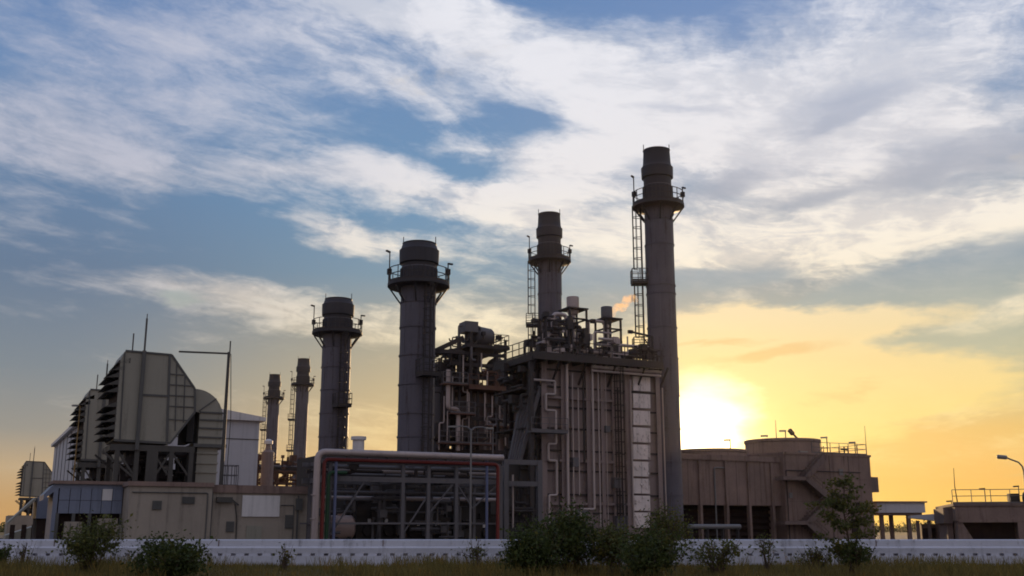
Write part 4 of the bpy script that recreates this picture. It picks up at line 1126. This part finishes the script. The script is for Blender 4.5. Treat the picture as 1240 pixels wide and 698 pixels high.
# ------------------------------------------------------------------ cooling tower block on the right
TC = 9.6
HC = lambda x, y, dt=0.0: H(x, y, TC + dt)
a, ztop = HC(827, 549); b = HC(948, 549)[0]; e, ztr = HC(1053, 554)
ct = thing('cooling_tower', 'massive brown concrete cooling tower block with zigzag outside stair, right of the sun', 'cooling tower', P, (a + e) / 2, TC, 0)
zo = HC(900, 612)[1]
TB2 = 26
MB().box(a, b, TC + .6, TB2, zo, ztop - .5).build('upper_wall', M['conc'], ct)
MB().box(a - .1, b, TC + .45, TB2, ztop - .5, ztop).build('parapet', M['conc'], ct)
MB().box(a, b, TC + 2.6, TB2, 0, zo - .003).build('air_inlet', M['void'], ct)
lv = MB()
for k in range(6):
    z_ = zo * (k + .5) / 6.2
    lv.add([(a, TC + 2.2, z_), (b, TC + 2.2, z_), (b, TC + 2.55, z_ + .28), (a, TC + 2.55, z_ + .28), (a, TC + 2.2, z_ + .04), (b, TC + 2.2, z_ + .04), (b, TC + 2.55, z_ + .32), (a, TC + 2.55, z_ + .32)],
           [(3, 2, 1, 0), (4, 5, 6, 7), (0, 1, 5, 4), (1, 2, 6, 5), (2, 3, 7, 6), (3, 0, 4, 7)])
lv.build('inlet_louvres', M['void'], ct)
for px in (829, 853, 885, 912.5, 941):
    s_ = HC(px, 620)[0]
    MB().box(s_ - .13, s_ + .13, TC + .4, TC + .85, 0, ztop - .55).build('pilaster', M['conc'], ct)
MB().box(b, e, TC, TB2, 0, ztr).build('stair_block', M['conc'], ct)
cp_ = MB(); cp_.box(b - .05, e + .1, TC - .1, TB2 + .1, ztr, ztr + .22); cp_.build('coping', M['conc'], ct)
s0_, z0_ = HC(1052, 596, .3); s1_, z1_ = HC(1064, 578, .3)
MB().box(e, s1_, TC + .4, TC + 3.4, z0_, z1_).build('side_box', M['concd'], ct)
jn = MB()
for px in (1007, 1030): s_ = HC(px, 600)[0]; jn.box(s_ - .05, s_ + .05, TC - .06, TC, 0, ztr)
jn.build('drain_pipe', M['concd'], ct)
for i in range(3):
    for j in range(3):
        s_, z_ = HC(965 + i * 34, 566 + j * 27); MB().box(s_ - .02, s_ + .02, TC - .012, TC, max(.1, z_ - 1.0), z_ + 1.0).build('form_joint', M['concd'], ct)
MB().bend([Vector((HC(872, 640)[0], TC + .5, .3)), Vector((HC(872, 640)[0], TC + .5, ztop - 1.2)), Vector((HC(884, 640)[0], TC + .5, ztop - 1.2))], .07).build('service_pipe', M['lampm'], ct)
MB().bend([Vector((HC(955, 640)[0], TC - .1, .3)), Vector((HC(955, 640)[0], TC - .1, ztr - 1.6)), Vector((HC(1046, 640)[0], TC - .1, ztr - 1.6))], .045).build('cable_run', M['steel'], ct)
hj = MB()
for y in (580, 608, 632):
    z_ = HC(1000, y)[1]; hj.box(b, e, TC - .012, TC, z_ - .02, z_ + .02)
hj.build('pour_joint', M['concd'], ct)
for px, py, w_, h_, mm_ in ((1036, 641, 1.0, 2.0, 'void'), (1018, 572, .5, .6, 'lampm'), (1040, 612, .8, .5, 'void'), (957, 600, .4, .5, 'lampm')):
    s_, z_ = HC(px, py); z_ = max(z_, h_ / 2 + .02); MB().box(s_ - w_ / 2, s_ + w_ / 2, TC - .09, TC - .002, z_ - h_ / 2, z_ + h_ / 2).build('wall_hatch', M[mm_], ct)
for px in (838, 864, 897, 926):
    s_, z_ = HC(px, 585); MB().box(s_ - .03, s_ + .03, TC + .57, TC + .6, zo, ztop - .5).build('form_joint', M['concd'], ct)
# fan stacks on top
def fan(pxc, pyt, pyb, rpx, dt, label=None):
    s_, z1 = HC(pxc, pyt, dt); z0 = ztop - .3
    r_ = (P.world(s_, TC + dt).length / F) * rpx * 1.02
    f = MB().lathe([(r_ * 1.02, z0), (r_, z0 + .5), (r_ * .985, z1 - .35), (r_ * 1.015, z1 - .28), (r_ * 1.015, z1), (r_ * .93, z1), (r_ * .9, z0 + .4)], 56, (s_, TC + dt)); f.build('fan_stack', M['conc'], ct)
    return s_, r_, z1
f1 = fan(947, 534, 556, 42, 5)
f2 = fan(860, 546, 556, 41, 6)
MB().box(f1[0] - 1.2, f1[0] - .2, TC + 1.0, TC + 1.6, f1[2] - 1.6, f1[2] - 1.35).build('walk_bracket', M['lampw'], ct)
# zigzag stair on the front
lands = [((944, 972), 577), ((946, 976), 631), ((1000, 1012), 604)]
def flight(x0, y0, x1, y1):
    p_, q_ = HC(x0, y0, -.7), HC(x1, y1, -.7)
    f = MB(); p3, q3 = Vector((p_[0], TC - .65, p_[1])), Vector((q_[0], TC - .65, q_[1]))
    d3 = q3 - p3; n = max(4, int(abs(d3.z) / .2))
    for k in range(n):
        c_ = p3 + d3 * ((k + .5) / n); f.box(c_.x - abs(d3.x) / n * .55, c_.x + abs(d3.x) / n * .55, TC - 1.2, TC - .01, c_.z - .28, c_.z)
    f.bar(p3 - Vector((0, .55, .2)), q3 - Vector((0, .55, .2)), .16, .5)
    f = f.build('stair_flight', M['concd'], ct)
    r_ = MB()
    for hgt in (.9, .5): r_.bar(p3 + Vector((0, -.5, hgt)), q3 + Vector((0, -.5, hgt)), .05)
    for k in range(n // 3 + 1):
        c_ = p3 + d3 * (k / max(1, n // 3)); r_.bar(c_ + Vector((0, -.5, 0)), c_ + Vector((0, -.5, .9)), .045)
    r_.build('stair_railing', M['concd'], f)
for f_ in ((994, 552, 972, 577), (972, 577, 1003, 604), (1003, 604, 974, 631), (974, 631, 1000, 655)): flight(*f_)
for (x0, x1), y in lands:
    s0_, z_ = HC(x0, y, -.7); s1_ = HC(x1, y, -.7)[0]
    MB().box(s0_, s1_, TC - 1.25, TC - .01, z_ - .35, z_).build('landing', M['concd'], ct)
MB().rail([(HC(986, 550)[0], TC + .3, ztr + .22), (e - .1, TC + .3, ztr + .22), (e - .1, TC + 12, ztr + .22)], 1.1, .035, 1.3).build('roof_railing', M['rack'], ct)
# inlet pipe in front of the tower
TI = TC - 5
s0_, z_ = H(834, 638, TI); s1_ = H(896, 638, TI)[0]
ip = thing('low_pipe', 'low grey pipe on stands in front of the cooling tower inlet', 'pipe', P, s0_, TI, 0)
MB().tube([(s0_, TI, z_), (s1_, TI, z_)], .22, 12).build('pipe_run', M['lampm'], ip)
for k in (.05, .35, .65, .95): MB().box(s0_ + (s1_ - s0_) * k - .08, s0_ + (s1_ - s0_) * k + .08, TI - .15, TI + .15, 0, z_ - .15).build('pipe_stand', M['steel'], ip)
# roof lamps and rods
def roof_lamp(px, pt, dt, z0, label, lean=0.0, head=1):
    s_, z_ = HC(px, pt, dt)
    o = thing('roof_lamp', label, 'lamp', P, s_, TC + dt, z0, 'lamps on the cooling tower')
    MB().bar((s_, TC + dt, z0), (s_ + lean, TC + dt, z_), .07).build('pole', M['steel'], o)
    h_ = MB(); h_.bar((s_ + lean, TC + dt, z_), (s_ + lean - .75 * head, TC + dt, z_ - .05), .24, .16); h_.build('lamp_head', M['lampw'], o)
roof_lamp(929, 528, 2, f1[2] - .02, 'short lamp on the big fan drum\'s left rim')
roof_lamp(1001, 530, 3, ztr, 'tallest lamp at the roof edge right of the big fan drum')
roof_lamp(1035, 536, 3, ztr, 'lamp between the roof railing and the tower\'s right corner rod')
roof_lamp(951, 522, 4, f1[2] - .02, 'thin lamp on the big fan drum next to the tilted floodlight')
roof_lamp(884, 533, 6, f2[2] - .02, 'tiny lamp in the sun glare on the low fan drum')
s_, z_ = HC(962, 526, 3); fl = thing('floodlight', 'dark floodlight boom tilted up from the big fan drum', 'lamp', P, s_, TC + 3, f1[2])
MB().bar((s_ + .55, TC + 3, f1[2] - .05), (s_ - .35, TC + 3, z_ + .15), .14).build('boom', M['steel'], fl)
MB().bar((s_ - .2, TC + 3, z_ - .02), (s_ - .65, TC + 3, z_ + .42), .34).build('lamp_head', M['steel'], fl)
for px, pt, dt, z0, lb in ((939, 509, 3, f1[2], 'lightning rod on the big fan drum'), (1047, 516, 2, ztr, 'lightning rod at the cooling tower\'s right corner')):
    s_, z_ = HC(px, pt, dt); o = MB().tube([(0, 0, -.1), (0, 0, (z_ - z0) * .4), (0, 0, z_ - z0)], .045, 6, .02).build('lightning_rod', M['steel'], None)
    o.location = P.world(s_, TC + dt, z0); tag(o, lb, 'rod', 'lightning rods on the right')
s_, z_ = HC(1022, 541, 3); o = thing('roof_valve_stand', 'small valve stand on the tower roof between two lamps', 'valve', P, s_, TC + 3, ztr)
MB().bar((s_, TC + 3, ztr + .1), (s_, TC + 3, z_), .1).build('stem', M['steel'], o); MB().box(s_ - .45, s_ + .45, TC + 2.9, TC + 3.1, z_ - .4, z_ - .25).build('crossbar', M['steel'], o)

# ------------------------------------------------------------------ buildings at the right edge
def WZ(px, py, Y): p = at(px, py, Y); return p.x, p.z
Yc = 112
x0, z1 = WZ(1062, 609, Yc); x1, z0 = WZ(1121, 624, Yc)
cn = thing('gate_canopy', 'pale flat canopy on slim columns right of the cooling tower', 'canopy', W, (x0 + x1) / 2, Yc, 0)
MB().box(x0, x1, Yc, Yc + 4, z0 + .25, z1).build('roof_slab', M['hall'], cn)
MB().box(x0 - .2, x1 + .2, Yc - .2, Yc + 4.2, z1, z1 + .15).build('roof_edge', M['conc'], cn)
MB().box(x0 + .1, x1 - .3, Yc + .2, Yc + 3.8, z0, z0 + .25).build('soffit', M['concd'], cn)
for px, dy in ((1071, .5), (1091, 2.5), (1104, .5)):
    x = WZ(px, 640, Yc)[0]; MB().box(x - .18, x + .18, Yc + dy, Yc + dy + .4, 0, z0).build('column', M['concd'], cn)
RW = Fr(at(1200, 640, 88).x, 88, -16)
WZ = RW.hit
Yk = 13
x0, z1 = WZ(1102, 622, Yk); x1, z0 = WZ(1142, 632, Yk)
kb = thing('low_canopy', 'lower grey canopy between the pale canopy and the right building', 'canopy', RW, (x0 + x1) / 2, Yk, 0)
MB().prism([(x0, z0 + .35), (x0, z1 - .2), (x1, z1), (x1, z0)], Yk, Yk + 3).build('roof_slab', M['hall'], kb)
MB().box(x0 + 1, x1, Yk + 1, Yk + 2.8, 0, z0 - .2).build('back_wall', M['conc'], kb)
for px in (1112, 1126, 1138): x = WZ(px, 640, Yk)[0]; MB().box(x - .15, x + .15, Yk + .2, Yk + .5, 0, z0 + .1).build('column', M['concd'], kb)
MB().box(WZ(1118, 640, Yk)[0], WZ(1134, 640, Yk)[0], Yk + .85, Yk + .98, 0, 1.6).build('door', M['void'], kb)
Yr = 0
x0, z1 = WZ(1156, 613, Yr); x1 = WZ(1300, 613, Yr)[0]
rb_ = thing('pump_house', 'brown concrete pump house with wide dark opening at the right edge', 'building', RW, x0, Yr, 0)
zo2 = WZ(1200, 631, Yr)[1]
p0, p1 = WZ(1163, 650, Yr)[0], WZ(1233, 640, Yr)[0]
MB().box(x0, x1, Yr, Yr + 14, zo2, z1).build('upper_wall', M['conc'], rb_)
MB().box(x0 - .12, x1, Yr - .12, Yr + 14.1, z1, z1 + .2).build('coping', M['concd'], rb_)
MB().prism([(x0 + .1, 0), (x0 + .1, zo2 - .003), (p0 + .2, zo2 - .003), (p0 + 1.2, .3), (p0 + 1.2, 0)], Yr + .05, Yr + 13).build('side_wall', M['conc'], rb_)
MB().box(p1, x1, Yr + .05, Yr + 13, 0, zo2 - .003).build('side_wall', M['conc'], rb_)
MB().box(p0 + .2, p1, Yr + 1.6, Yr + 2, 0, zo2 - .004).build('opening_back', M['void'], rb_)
MB().box(p0, p1, Yr - .06, Yr + .3, zo2 - .12, zo2 + .12).build('lintel', M['conc'], rb_)
MB().box(WZ(1144, 640, Yr + 2)[0], x0 - .003, Yr + 2, Yr + 10, WZ(1144, 634, Yr + 2)[1], WZ(1144, 615, Yr + 2)[1]).build('end_block', M['concd'], rb_)
MB().box(WZ(1148, 640, Yr + 2)[0], x0 - .01, Yr + 2.4, Yr + 9, 0, WZ(1144, 634, Yr + 2)[1] - .003).build('end_wall', M['conc'], rb_)
MB().rail([(x0, Yr + 1, z1 + .2), (x1, Yr + 1, z1 + .2)], 1.15, .04, 1.5).build('roof_railing', M['rack'], rb_)
for px, w_, lb in ((1226, 12, 'small dark roof cabinet on legs on the pump house'), (1243, 11, 'dark round roof drum at the pump house\'s far right')):
    x, z = WZ(px, 598, Yr + 3); x2 = WZ(px + w_, 598, Yr + 3)[0]
    o = thing('roof_cabinet', lb, 'cabinet', RW, x, Yr + 3, z1 + .2)
    if px == 1226: MB().box(x - .35, x2 - .35, Yr + 2.6, Yr + 3.6, z - .75, z).build('cabinet_body', M['dark'], o)
    else: MB().drum((x - .2, Yr + 3, z - .4), (x2, Yr + 3, z - .4), .55).build('cabinet_body', M['dark'], o)
    for d in (0, .4): MB().box(x - .2 + d, x - .12 + d, Yr + 2.8, Yr + 3.3, z1 + .2, z - .74).build('leg', M['steel'], o)
for px, pt, dy, lb in ((1192, 592, 3, 'thin lamp on the pump house roof railing'), (1233, 589, 5, 'thin lamp behind the dark roof cabinet'), (1152, 607, 4, 'short lamp at the pump house\'s left end')):
    x, z = WZ(px, pt, Yr + dy); o = thing('roof_lamp', lb, 'lamp', RW, x, Yr + dy, z1, 'lamps on the pump house')
    MB().bar((x, Yr + dy, z1), (x, Yr + dy, z), .07).build('pole', M['steel'], o); MB().bar((x + .05, Yr + dy, z), (x - .42, Yr + dy, z - .03), .2, .12).build('lamp_head', M['steel'], o)
x, z = WZ(1155, 570, Yr + 2); x2 = WZ(1160, 613, Yr + 2)[0]
o = MB().tube([(0, 0, -.1), (-.12, 0, (z - z1) * .5), (x - x2, 0, z - z1)], .05, 6, .02).build('lightning_rod', M['steel'], None)
o.location = RW.world(x2, Yr + 2, z1 + .2); tag(o, 'slightly bent lightning rod at the pump house\'s left corner', 'rod', 'lightning rods on the right')
# street lamp at the right edge
Ys = 60
q_ = at(1240, 572, Ys); x, z = q_.x, q_.z; q_ = at(1211, 554, Ys); xh, zh = q_.x, q_.z
sl = thing('street_lamp', 'tall curved street lamp reaching in at the photo\'s right edge', 'lamp', W, x, Ys, 0)
MB().tube([(x, Ys, 0), (x, Ys, z * .5), (x, Ys, z)], .09, 10, .06).build('pole', M['lampm'], sl)
MB().tube([(x, Ys, z), (x - .06, Ys, z + .32), (x - .25, Ys, z + .55), (x - .6, Ys, z + .68), (xh + .3, Ys, zh)], .045, 8).build('arm', M['lampm'], sl)
MB().drum((xh + .35, Ys, zh - .01), (xh - .12, Ys, zh + .03), .12, 12, .4).build('lamp_head', M['lampw'], sl)

# ------------------------------------------------------------------ ground, roadside wall, plants
def ground_mat():
    m = bpy.data.materials.new('dry_ground'); m.use_nodes = True
    nt = m.node_tree; q = G(nt); bs = nt.nodes['Principled BSDF']
    pos = nt.nodes.new('ShaderNodeNewGeometry').outputs['Position']
    n1, n2 = q.noise(pos, .25, 6, .6), q.noise(pos, 3.0, 5, .6)
    q.put(bs.inputs['Base Color'], q.mix(q.smooth(q.m('ADD', n1, q.m('MULTIPLY', q.m('SUBTRACT', n2, .5), .4)), .4, .65), lin((92, 84, 60)), lin((112, 96, 66))))
    bs.inputs['Roughness'].default_value = .95; bs.inputs['Specular IOR Level'].default_value = .1
    return m
gd = MB().add([(-4000, -200, 0), (4000, -200, 0), (4000, 6000, 0), (-4000, 6000, 0)], [(0, 1, 2, 3)]).build('ground', ground_mat(), None, False)
tag(gd, kind='structure')
yd = MB().add([(-200, 46, .004), (200, 46, .004), (200, 260, .004), (-200, 260, .004)], [(0, 1, 2, 3)]).build('yard', M['asphalt'], None, False)
tag(yd, kind='structure')
Yw = 40
zt_w, zl = at(620, 653.5, Yw).z, at(620, 672, Yw).z
wl = thing('roadside_wall', 'long low white concrete wall with a row of slots, in front of the plant', 'wall', W, 0, Yw, 0)
ww = MB().add([(x, y, z) for x in (-70, 70) for y, z in ((Yw, zl + .05), (Yw - .02, zl + .24), (Yw + .06, zl + .30), (Yw + .08, zt_w - .03), (Yw + .12, zt_w), (Yw + .42, zt_w), (Yw + .42, zl + .05))],
              [(i, (i + 1) % 7, (i + 1) % 7 + 7, i + 7) for i in range(7)] + [tuple(range(7))[::-1], tuple(range(7, 14))])
ww.build('wall_panel', M['wall'], wl)
jt = MB()
for k in range(-11, 12): jt.box(k * 6.1 + 1.3, k * 6.1 + 1.33, Yw + .05, Yw + .1, zl + .3, zt_w - .02)
jt.build('panel_joint', M['concd'], wl)
pl_ = MB().box(-70, 70, Yw - .05, Yw + .42, -.1, zl - .04)
k = -70
while k < 70: pl_.box(k, k + .32, Yw, Yw + .15, zl - .04, zl + .05); k += .49
pl_.box(-70, 70, Yw + .16, Yw + .38, zl - .05, zl + .06)
pl_.build('slotted_plinth', M['wall'], wl)

def gz(x, y):                   # lie of the verge
    q = min(1, max(0, (y - 30) / 9.5)); return q * q * (3 - 2 * q) * .24 + .03 * math.sin(x * .8) * math.sin(y * 1.1 + x * .2) * q
vg = MB(); nx, ny = 140, 24
vg.add([(-70 + 140 * i / nx, 26 + 14.2 * j / ny, gz(-70 + 140 * i / nx, 26 + 14.2 * j / ny) + (.004 if j else -.02)) for j in range(ny + 1) for i in range(nx + 1)],
       [(j * (nx + 1) + i, j * (nx + 1) + i + 1, (j + 1) * (nx + 1) + i + 1, (j + 1) * (nx + 1) + i) for j in range(ny) for i in range(nx)])
tag(vg.build('verge', gd.data.materials[0], None), kind='structure')
lf = random.Random(99)
def leaf(mb, p, size, nrm=None, narrow=.5):
    d = Vector((lf.gauss(0, 1), lf.gauss(0, 1), lf.gauss(0, .8))).normalized()
    u = d.orthogonal().normalized(); u.rotate(Matrix.Rotation(lf.uniform(0, 2 * PI), 3, d))
    mb.add([p, p + d * size * .5 + u * size * narrow * .5, p + d * size, p + d * size * .5 - u * size * narrow * .5], [(0, 1, 2, 3)])


def shrub(name, label, px, pbase, Y, pw, ph, n, m, group, lsize=.085, stems=9, cat='bush', open_=.0):
    x = at(px, 660, Y).x; k = Y / F
    rw, hh = pw * k / 2, ph * k
    z0 = gz(x, Y); o = thing(name, label, cat, W, x, Y, z0, group)
    stems = int(stems * 1.8); lsize *= 1.3
    fo, stm = MB(), MB()
    tips = []
    for i in range(stems):
        a_ = lf.uniform(0, 2 * PI); r_ = rw * lf.uniform(.15, .95); h_ = hh * (1 - .55 * (r_ / rw) ** 2) * lf.uniform(.7, 1.05)
        tip = Vector((x + math.cos(a_) * r_, Y + math.sin(a_) * min(r_, rw * .8), z0 + h_)); b0 = Vector((x + lf.uniform(-.1, .1) * rw * 2, Y + lf.uniform(-.1, .1), z0 - .02))
        md = b0.lerp(tip, .5) + Vector((lf.uniform(-.1, .1), lf.uniform(-.1, .1), hh * .12))
        stm.tube([b0, md, tip], .02, 5, .006); tips.append((b0, md, tip))
        for _ in range(4):
            q = lf.uniform(.35, .95); c_ = b0.lerp(md, q * 2) if q < .5 else md.lerp(tip, q * 2 - 1)
            e_ = c_ + Vector((lf.gauss(0, .3), lf.gauss(0, .3), lf.uniform(-.05, .35))) * rw * .6
            if e_.z < z0 + .05: e_.z = z0 + .08
            stm.tube([c_, e_], .01, 4, .004); tips.append((c_, c_.lerp(e_, .5), e_))
    for i in range(stems // 2):             # bare and dead shoots sticking out
        a_ = lf.uniform(0, 2 * PI); r_ = rw * lf.uniform(.2, 1.1)
        b0 = Vector((x + math.cos(a_) * r_ * .3, Y + math.sin(a_) * .2, z0)); tip = Vector((x + math.cos(a_) * r_, Y + math.sin(a_) * min(r_, .6), z0 + hh * lf.uniform(.75, 1.2)))
        stm.tube([b0, b0.lerp(tip, .6) + Vector((0, 0, hh * .06)), tip], .012, 4, .003)
    for _ in range(int(n * 1.7)):
        b0, md, tip = lf.choice(tips); q = lf.random() ** .55
        c_ = b0.lerp(md, q * 2) if q < .5 else md.lerp(tip, q * 2 - 1)
        sp_ = .11 * max(rw, hh) * (.5 + q) * (1 - open_ * .5)
        c_ = c_ + Vector((lf.gauss(0, sp_), lf.gauss(0, sp_), lf.gauss(0, sp_)))
        if c_.z > z0 + .02: leaf(fo, c_, lsize * lf.choice((.5, .7, .9, 1.1, 1.4)) * lf.uniform(.8, 1.2), narrow=lf.uniform(.35, .7))
    stm.build('stems', M['bark'], o); fo.build('foliage', m, o, False)
    return o


BG = 'bushes along the roadside wall'
shrub('bush', 'bushy green shrub before the annex, overlapping the wall', 113, 690, 36.5, 84, 62, 2100, M['leaf2'], BG, open_=.4)
shrub('bush', 'dark low bush at the bottom edge below the beige building', 208, 698, 33, 116, 44, 3600, M['leaf'], BG, .09)
shrub('bush', 'small weedy shrub right below the red pipe foot of the rack', 345, 690, 37, 22, 30, 60, M['leaf2'], BG, open_=.5, stems=6)
shrub('bush', 'biggest dark bush in front of the big boiler', 690, 690, 36, 128, 66, 5200, M['leaf'], BG, .09, stems=14)
shrub('bush', 'low dense bush at the left foot of the biggest bush', 646, 696, 34, 78, 52, 3600, M['leaf'], BG, .09)
shrub('bush', 'tall shrub under the white panel strip', 742, 690, 35, 70, 54, 1900, M['leaf2'], BG, .08, open_=.3)
shrub('bush', 'airy tall shrub at the foot of the tallest stack', 806, 690, 38, 70, 78, 1700, M['leaf2'], BG, .075, open_=.7, stems=14)
shrub('bush', 'dark low bush at the bottom edge under the airy shrub', 790, 698, 33, 110, 48, 4200, M['leaf'], BG, .09)
shrub('bush', 'thin sprawling shrub below the cooling tower inlet', 868, 690, 35.5, 80, 46, 700, M['leaf2'], BG, .08, open_=.5)
shrub('bush', 'spindly weed in front of the wall below the zigzag stair', 928, 690, 37, 30, 46, 110, M['leaf2'], BG, .09, open_=.6, stems=5)
shrub('bush', 'scraggy weed under the twin armed lamp post', 577, 690, 37, 40, 40, 110, M['leaf2'], BG, .08, open_=.6, stems=6)
shrub('bush', 'low leafy weed at the wall\'s foot by the left photo edge', 6, 690, 37, 34, 30, 300, M['leaf'], BG, .08, stems=6)
shrub('bush', 'tiny weed at the wall below the far low shed', 31, 690, 38, 24, 34, 50, M['leaf2'], BG, .07, stems=5)

# young tree in front of the cooling tower
Yt = 36
xt = at(1027, 660, Yt).x; kt = Yt / F
zt0 = gz(xt, Yt); tr = thing('young_tree', 'young loose leaved tree in front of the cooling tower\'s right half', 'tree', W, xt, Yt, zt0)
Ht = 114 * kt
tk_, br_, cw = MB(), MB(), MB()
tp = [Vector((xt, Yt, zt0 - .02)), Vector((xt + .03, Yt, zt0 + Ht * .3)), Vector((xt - .05, Yt + .05, zt0 + Ht * .6)), Vector((xt + .02, Yt, zt0 + Ht * .95))]
tk_.tube(tp, .05, 8, .012)
def along_trunk(q): q *= 3; i = min(2, int(q)); return tp[i].lerp(tp[i + 1], q - i)
for i in range(46):
    q = lf.uniform(.12, .98); c_ = along_trunk(q)
    L = Ht * (.36 if q < .7 else .2) * lf.uniform(.55, 1.1) * (1.0 if q > .25 else .8)
    a_ = lf.uniform(0, 2 * PI); d_ = Vector((math.cos(a_), math.sin(a_), lf.uniform(.15, .75))).normalized()
    m1 = c_ + d_ * L * .5 + Vector((0, 0, L * .05)); e_ = c_ + d_ * L + Vector((0, 0, -L * .08))
    br_.tube([c_, m1, e_], .014, 5, .004)
    nl = int(56 * L)
    for _ in range(nl + 12):
        w_ = lf.uniform(.25, 1.05); b_ = c_.lerp(m1, min(1, w_ * 2)) if w_ < .5 else m1.lerp(e_, w_ * 2 - 1)
        leaf(cw, b_ + Vector((lf.gauss(0, .09), lf.gauss(0, .09), lf.gauss(0, .07))), lf.uniform(.09, .17), narrow=.6)
tk_.build('trunk', M['bark'], tr); br_.build('branches', M['bark'], tr); cw.build('crown', M['leaf2'], tr, False)
shrub('bush', 'dark weed clump at the young tree\'s foot', 1035, 690, 35.6, 66, 36, 900, M['leaf'], BG, .08, open_=.3)
shrub('bush', 'low weed left of the young tree', 985, 690, 36.5, 50, 30, 260, M['leaf2'], BG, .08, open_=.4)

# grass strip in front of the wall
gr = MB()
for _ in range(90000):
    Y_ = lf.uniform(28, 39.9); x_ = lf.uniform(-.53, .53) * Y_
    n_ = .5 + .5 * math.sin(x_ * .9 + 1.3 * math.sin(Y_ * .7)) * math.sin(x_ * .31 + Y_)
    h_ = lf.uniform(.06, .20) * (.7 + .5 * n_); a_ = lf.uniform(0, PI); w_ = .012
    d_ = Vector((math.cos(a_), math.sin(a_), 0)); l_ = Vector((lf.gauss(0, .25), lf.gauss(0, .25), 1)) * h_
    b0 = Vector((x_, Y_, gz(x_, Y_) - .01)); gr.add([b0 - d_ * w_, b0 + d_ * w_, b0 + l_], [(0, 1, 2)])
for _ in range(5200):                       # seed stalks and untidy tufts
    cx_ = lf.uniform(-20, 20); Y_ = lf.uniform(31, 39.8)
    if math.sin(cx_ * 1.7 + Y_) + math.sin(cx_ * .43 + 2) < lf.uniform(-.6, 1.4): continue
    for _ in range(5):
        x_ = cx_ + lf.gauss(0, .08); h_ = lf.uniform(.2, .5); b0 = Vector((x_, Y_, gz(x_, Y_)))
        l_ = Vector((lf.gauss(0, .3), lf.gauss(0, .3), 1)) * h_
        gr.add([b0 + Vector((-.008, 0, 0)), b0 + Vector((.008, 0, 0)), b0 + l_ + Vector((.004, 0, 0)), b0 + l_ - Vector((.004, 0, 0))], [(0, 1, 2, 3)])
go = gr.build('grass', M['grass'], None, False); tag(go, 'dry olive grass strip at the foot of the white wall', 'grass', kind='stuff')

# far trees on the horizon, seen in the gaps
ft = MB()
for i in range(420):
    x_ = lf.uniform(-330, 330); Y_ = lf.uniform(420, 520); h_ = lf.uniform(2, 5)
    for _ in range(150):
        leaf(ft, Vector((x_ + lf.gauss(0, 2.2), Y_ + lf.gauss(0, 2), abs(lf.gauss(h_ * .35, h_ * .3)))), lf.uniform(.6, 1.1), narrow=.8)
fo_ = ft.build('far_trees', M['leaf'], None, False); tag(fo_, 'distant low tree line behind the plant', 'trees', kind='stuff')

# ------------------------------------------------------------------ thin haze added for a warm glow round the sun
hm = bpy.data.materials.new('added_glow_haze'); hm.use_nodes = True
hm.node_tree.nodes.remove(hm.node_tree.nodes['Principled BSDF'])
hv = hm.node_tree.nodes.new('ShaderNodeVolumePrincipled')
hv.inputs['Color'].default_value = (1, .93, .86, 1); hv.inputs['Density'].default_value = .00005; hv.inputs['Anisotropy'].default_value = .78
hm.node_tree.links.new(hv.outputs[0], hm.node_tree.nodes['Material Output'].inputs['Volume'])
hb = MB().box(-900, 900, -40, 900, -1, 62).build('haze', hm, None, False); tag(hb, kind='stuff')
# ------------------------------------------------------------------ sun
sd = bpy.data.lights.new('sun', 'SUN'); sd.energy = 3.0; sd.angle = R(.53); sd.color = (1.0, .66, .34)
so_ = bpy.data.objects.new('sun', sd); COL.objects.link(so_); so_.location = (60, 300, 60)
so_.rotation_euler = SD.to_track_quat('Z', 'Y').to_euler()
SC.cycles.filter_width = 1.8
SC.cycles.max_bounces = 6
SC.cycles.use_denoising = True
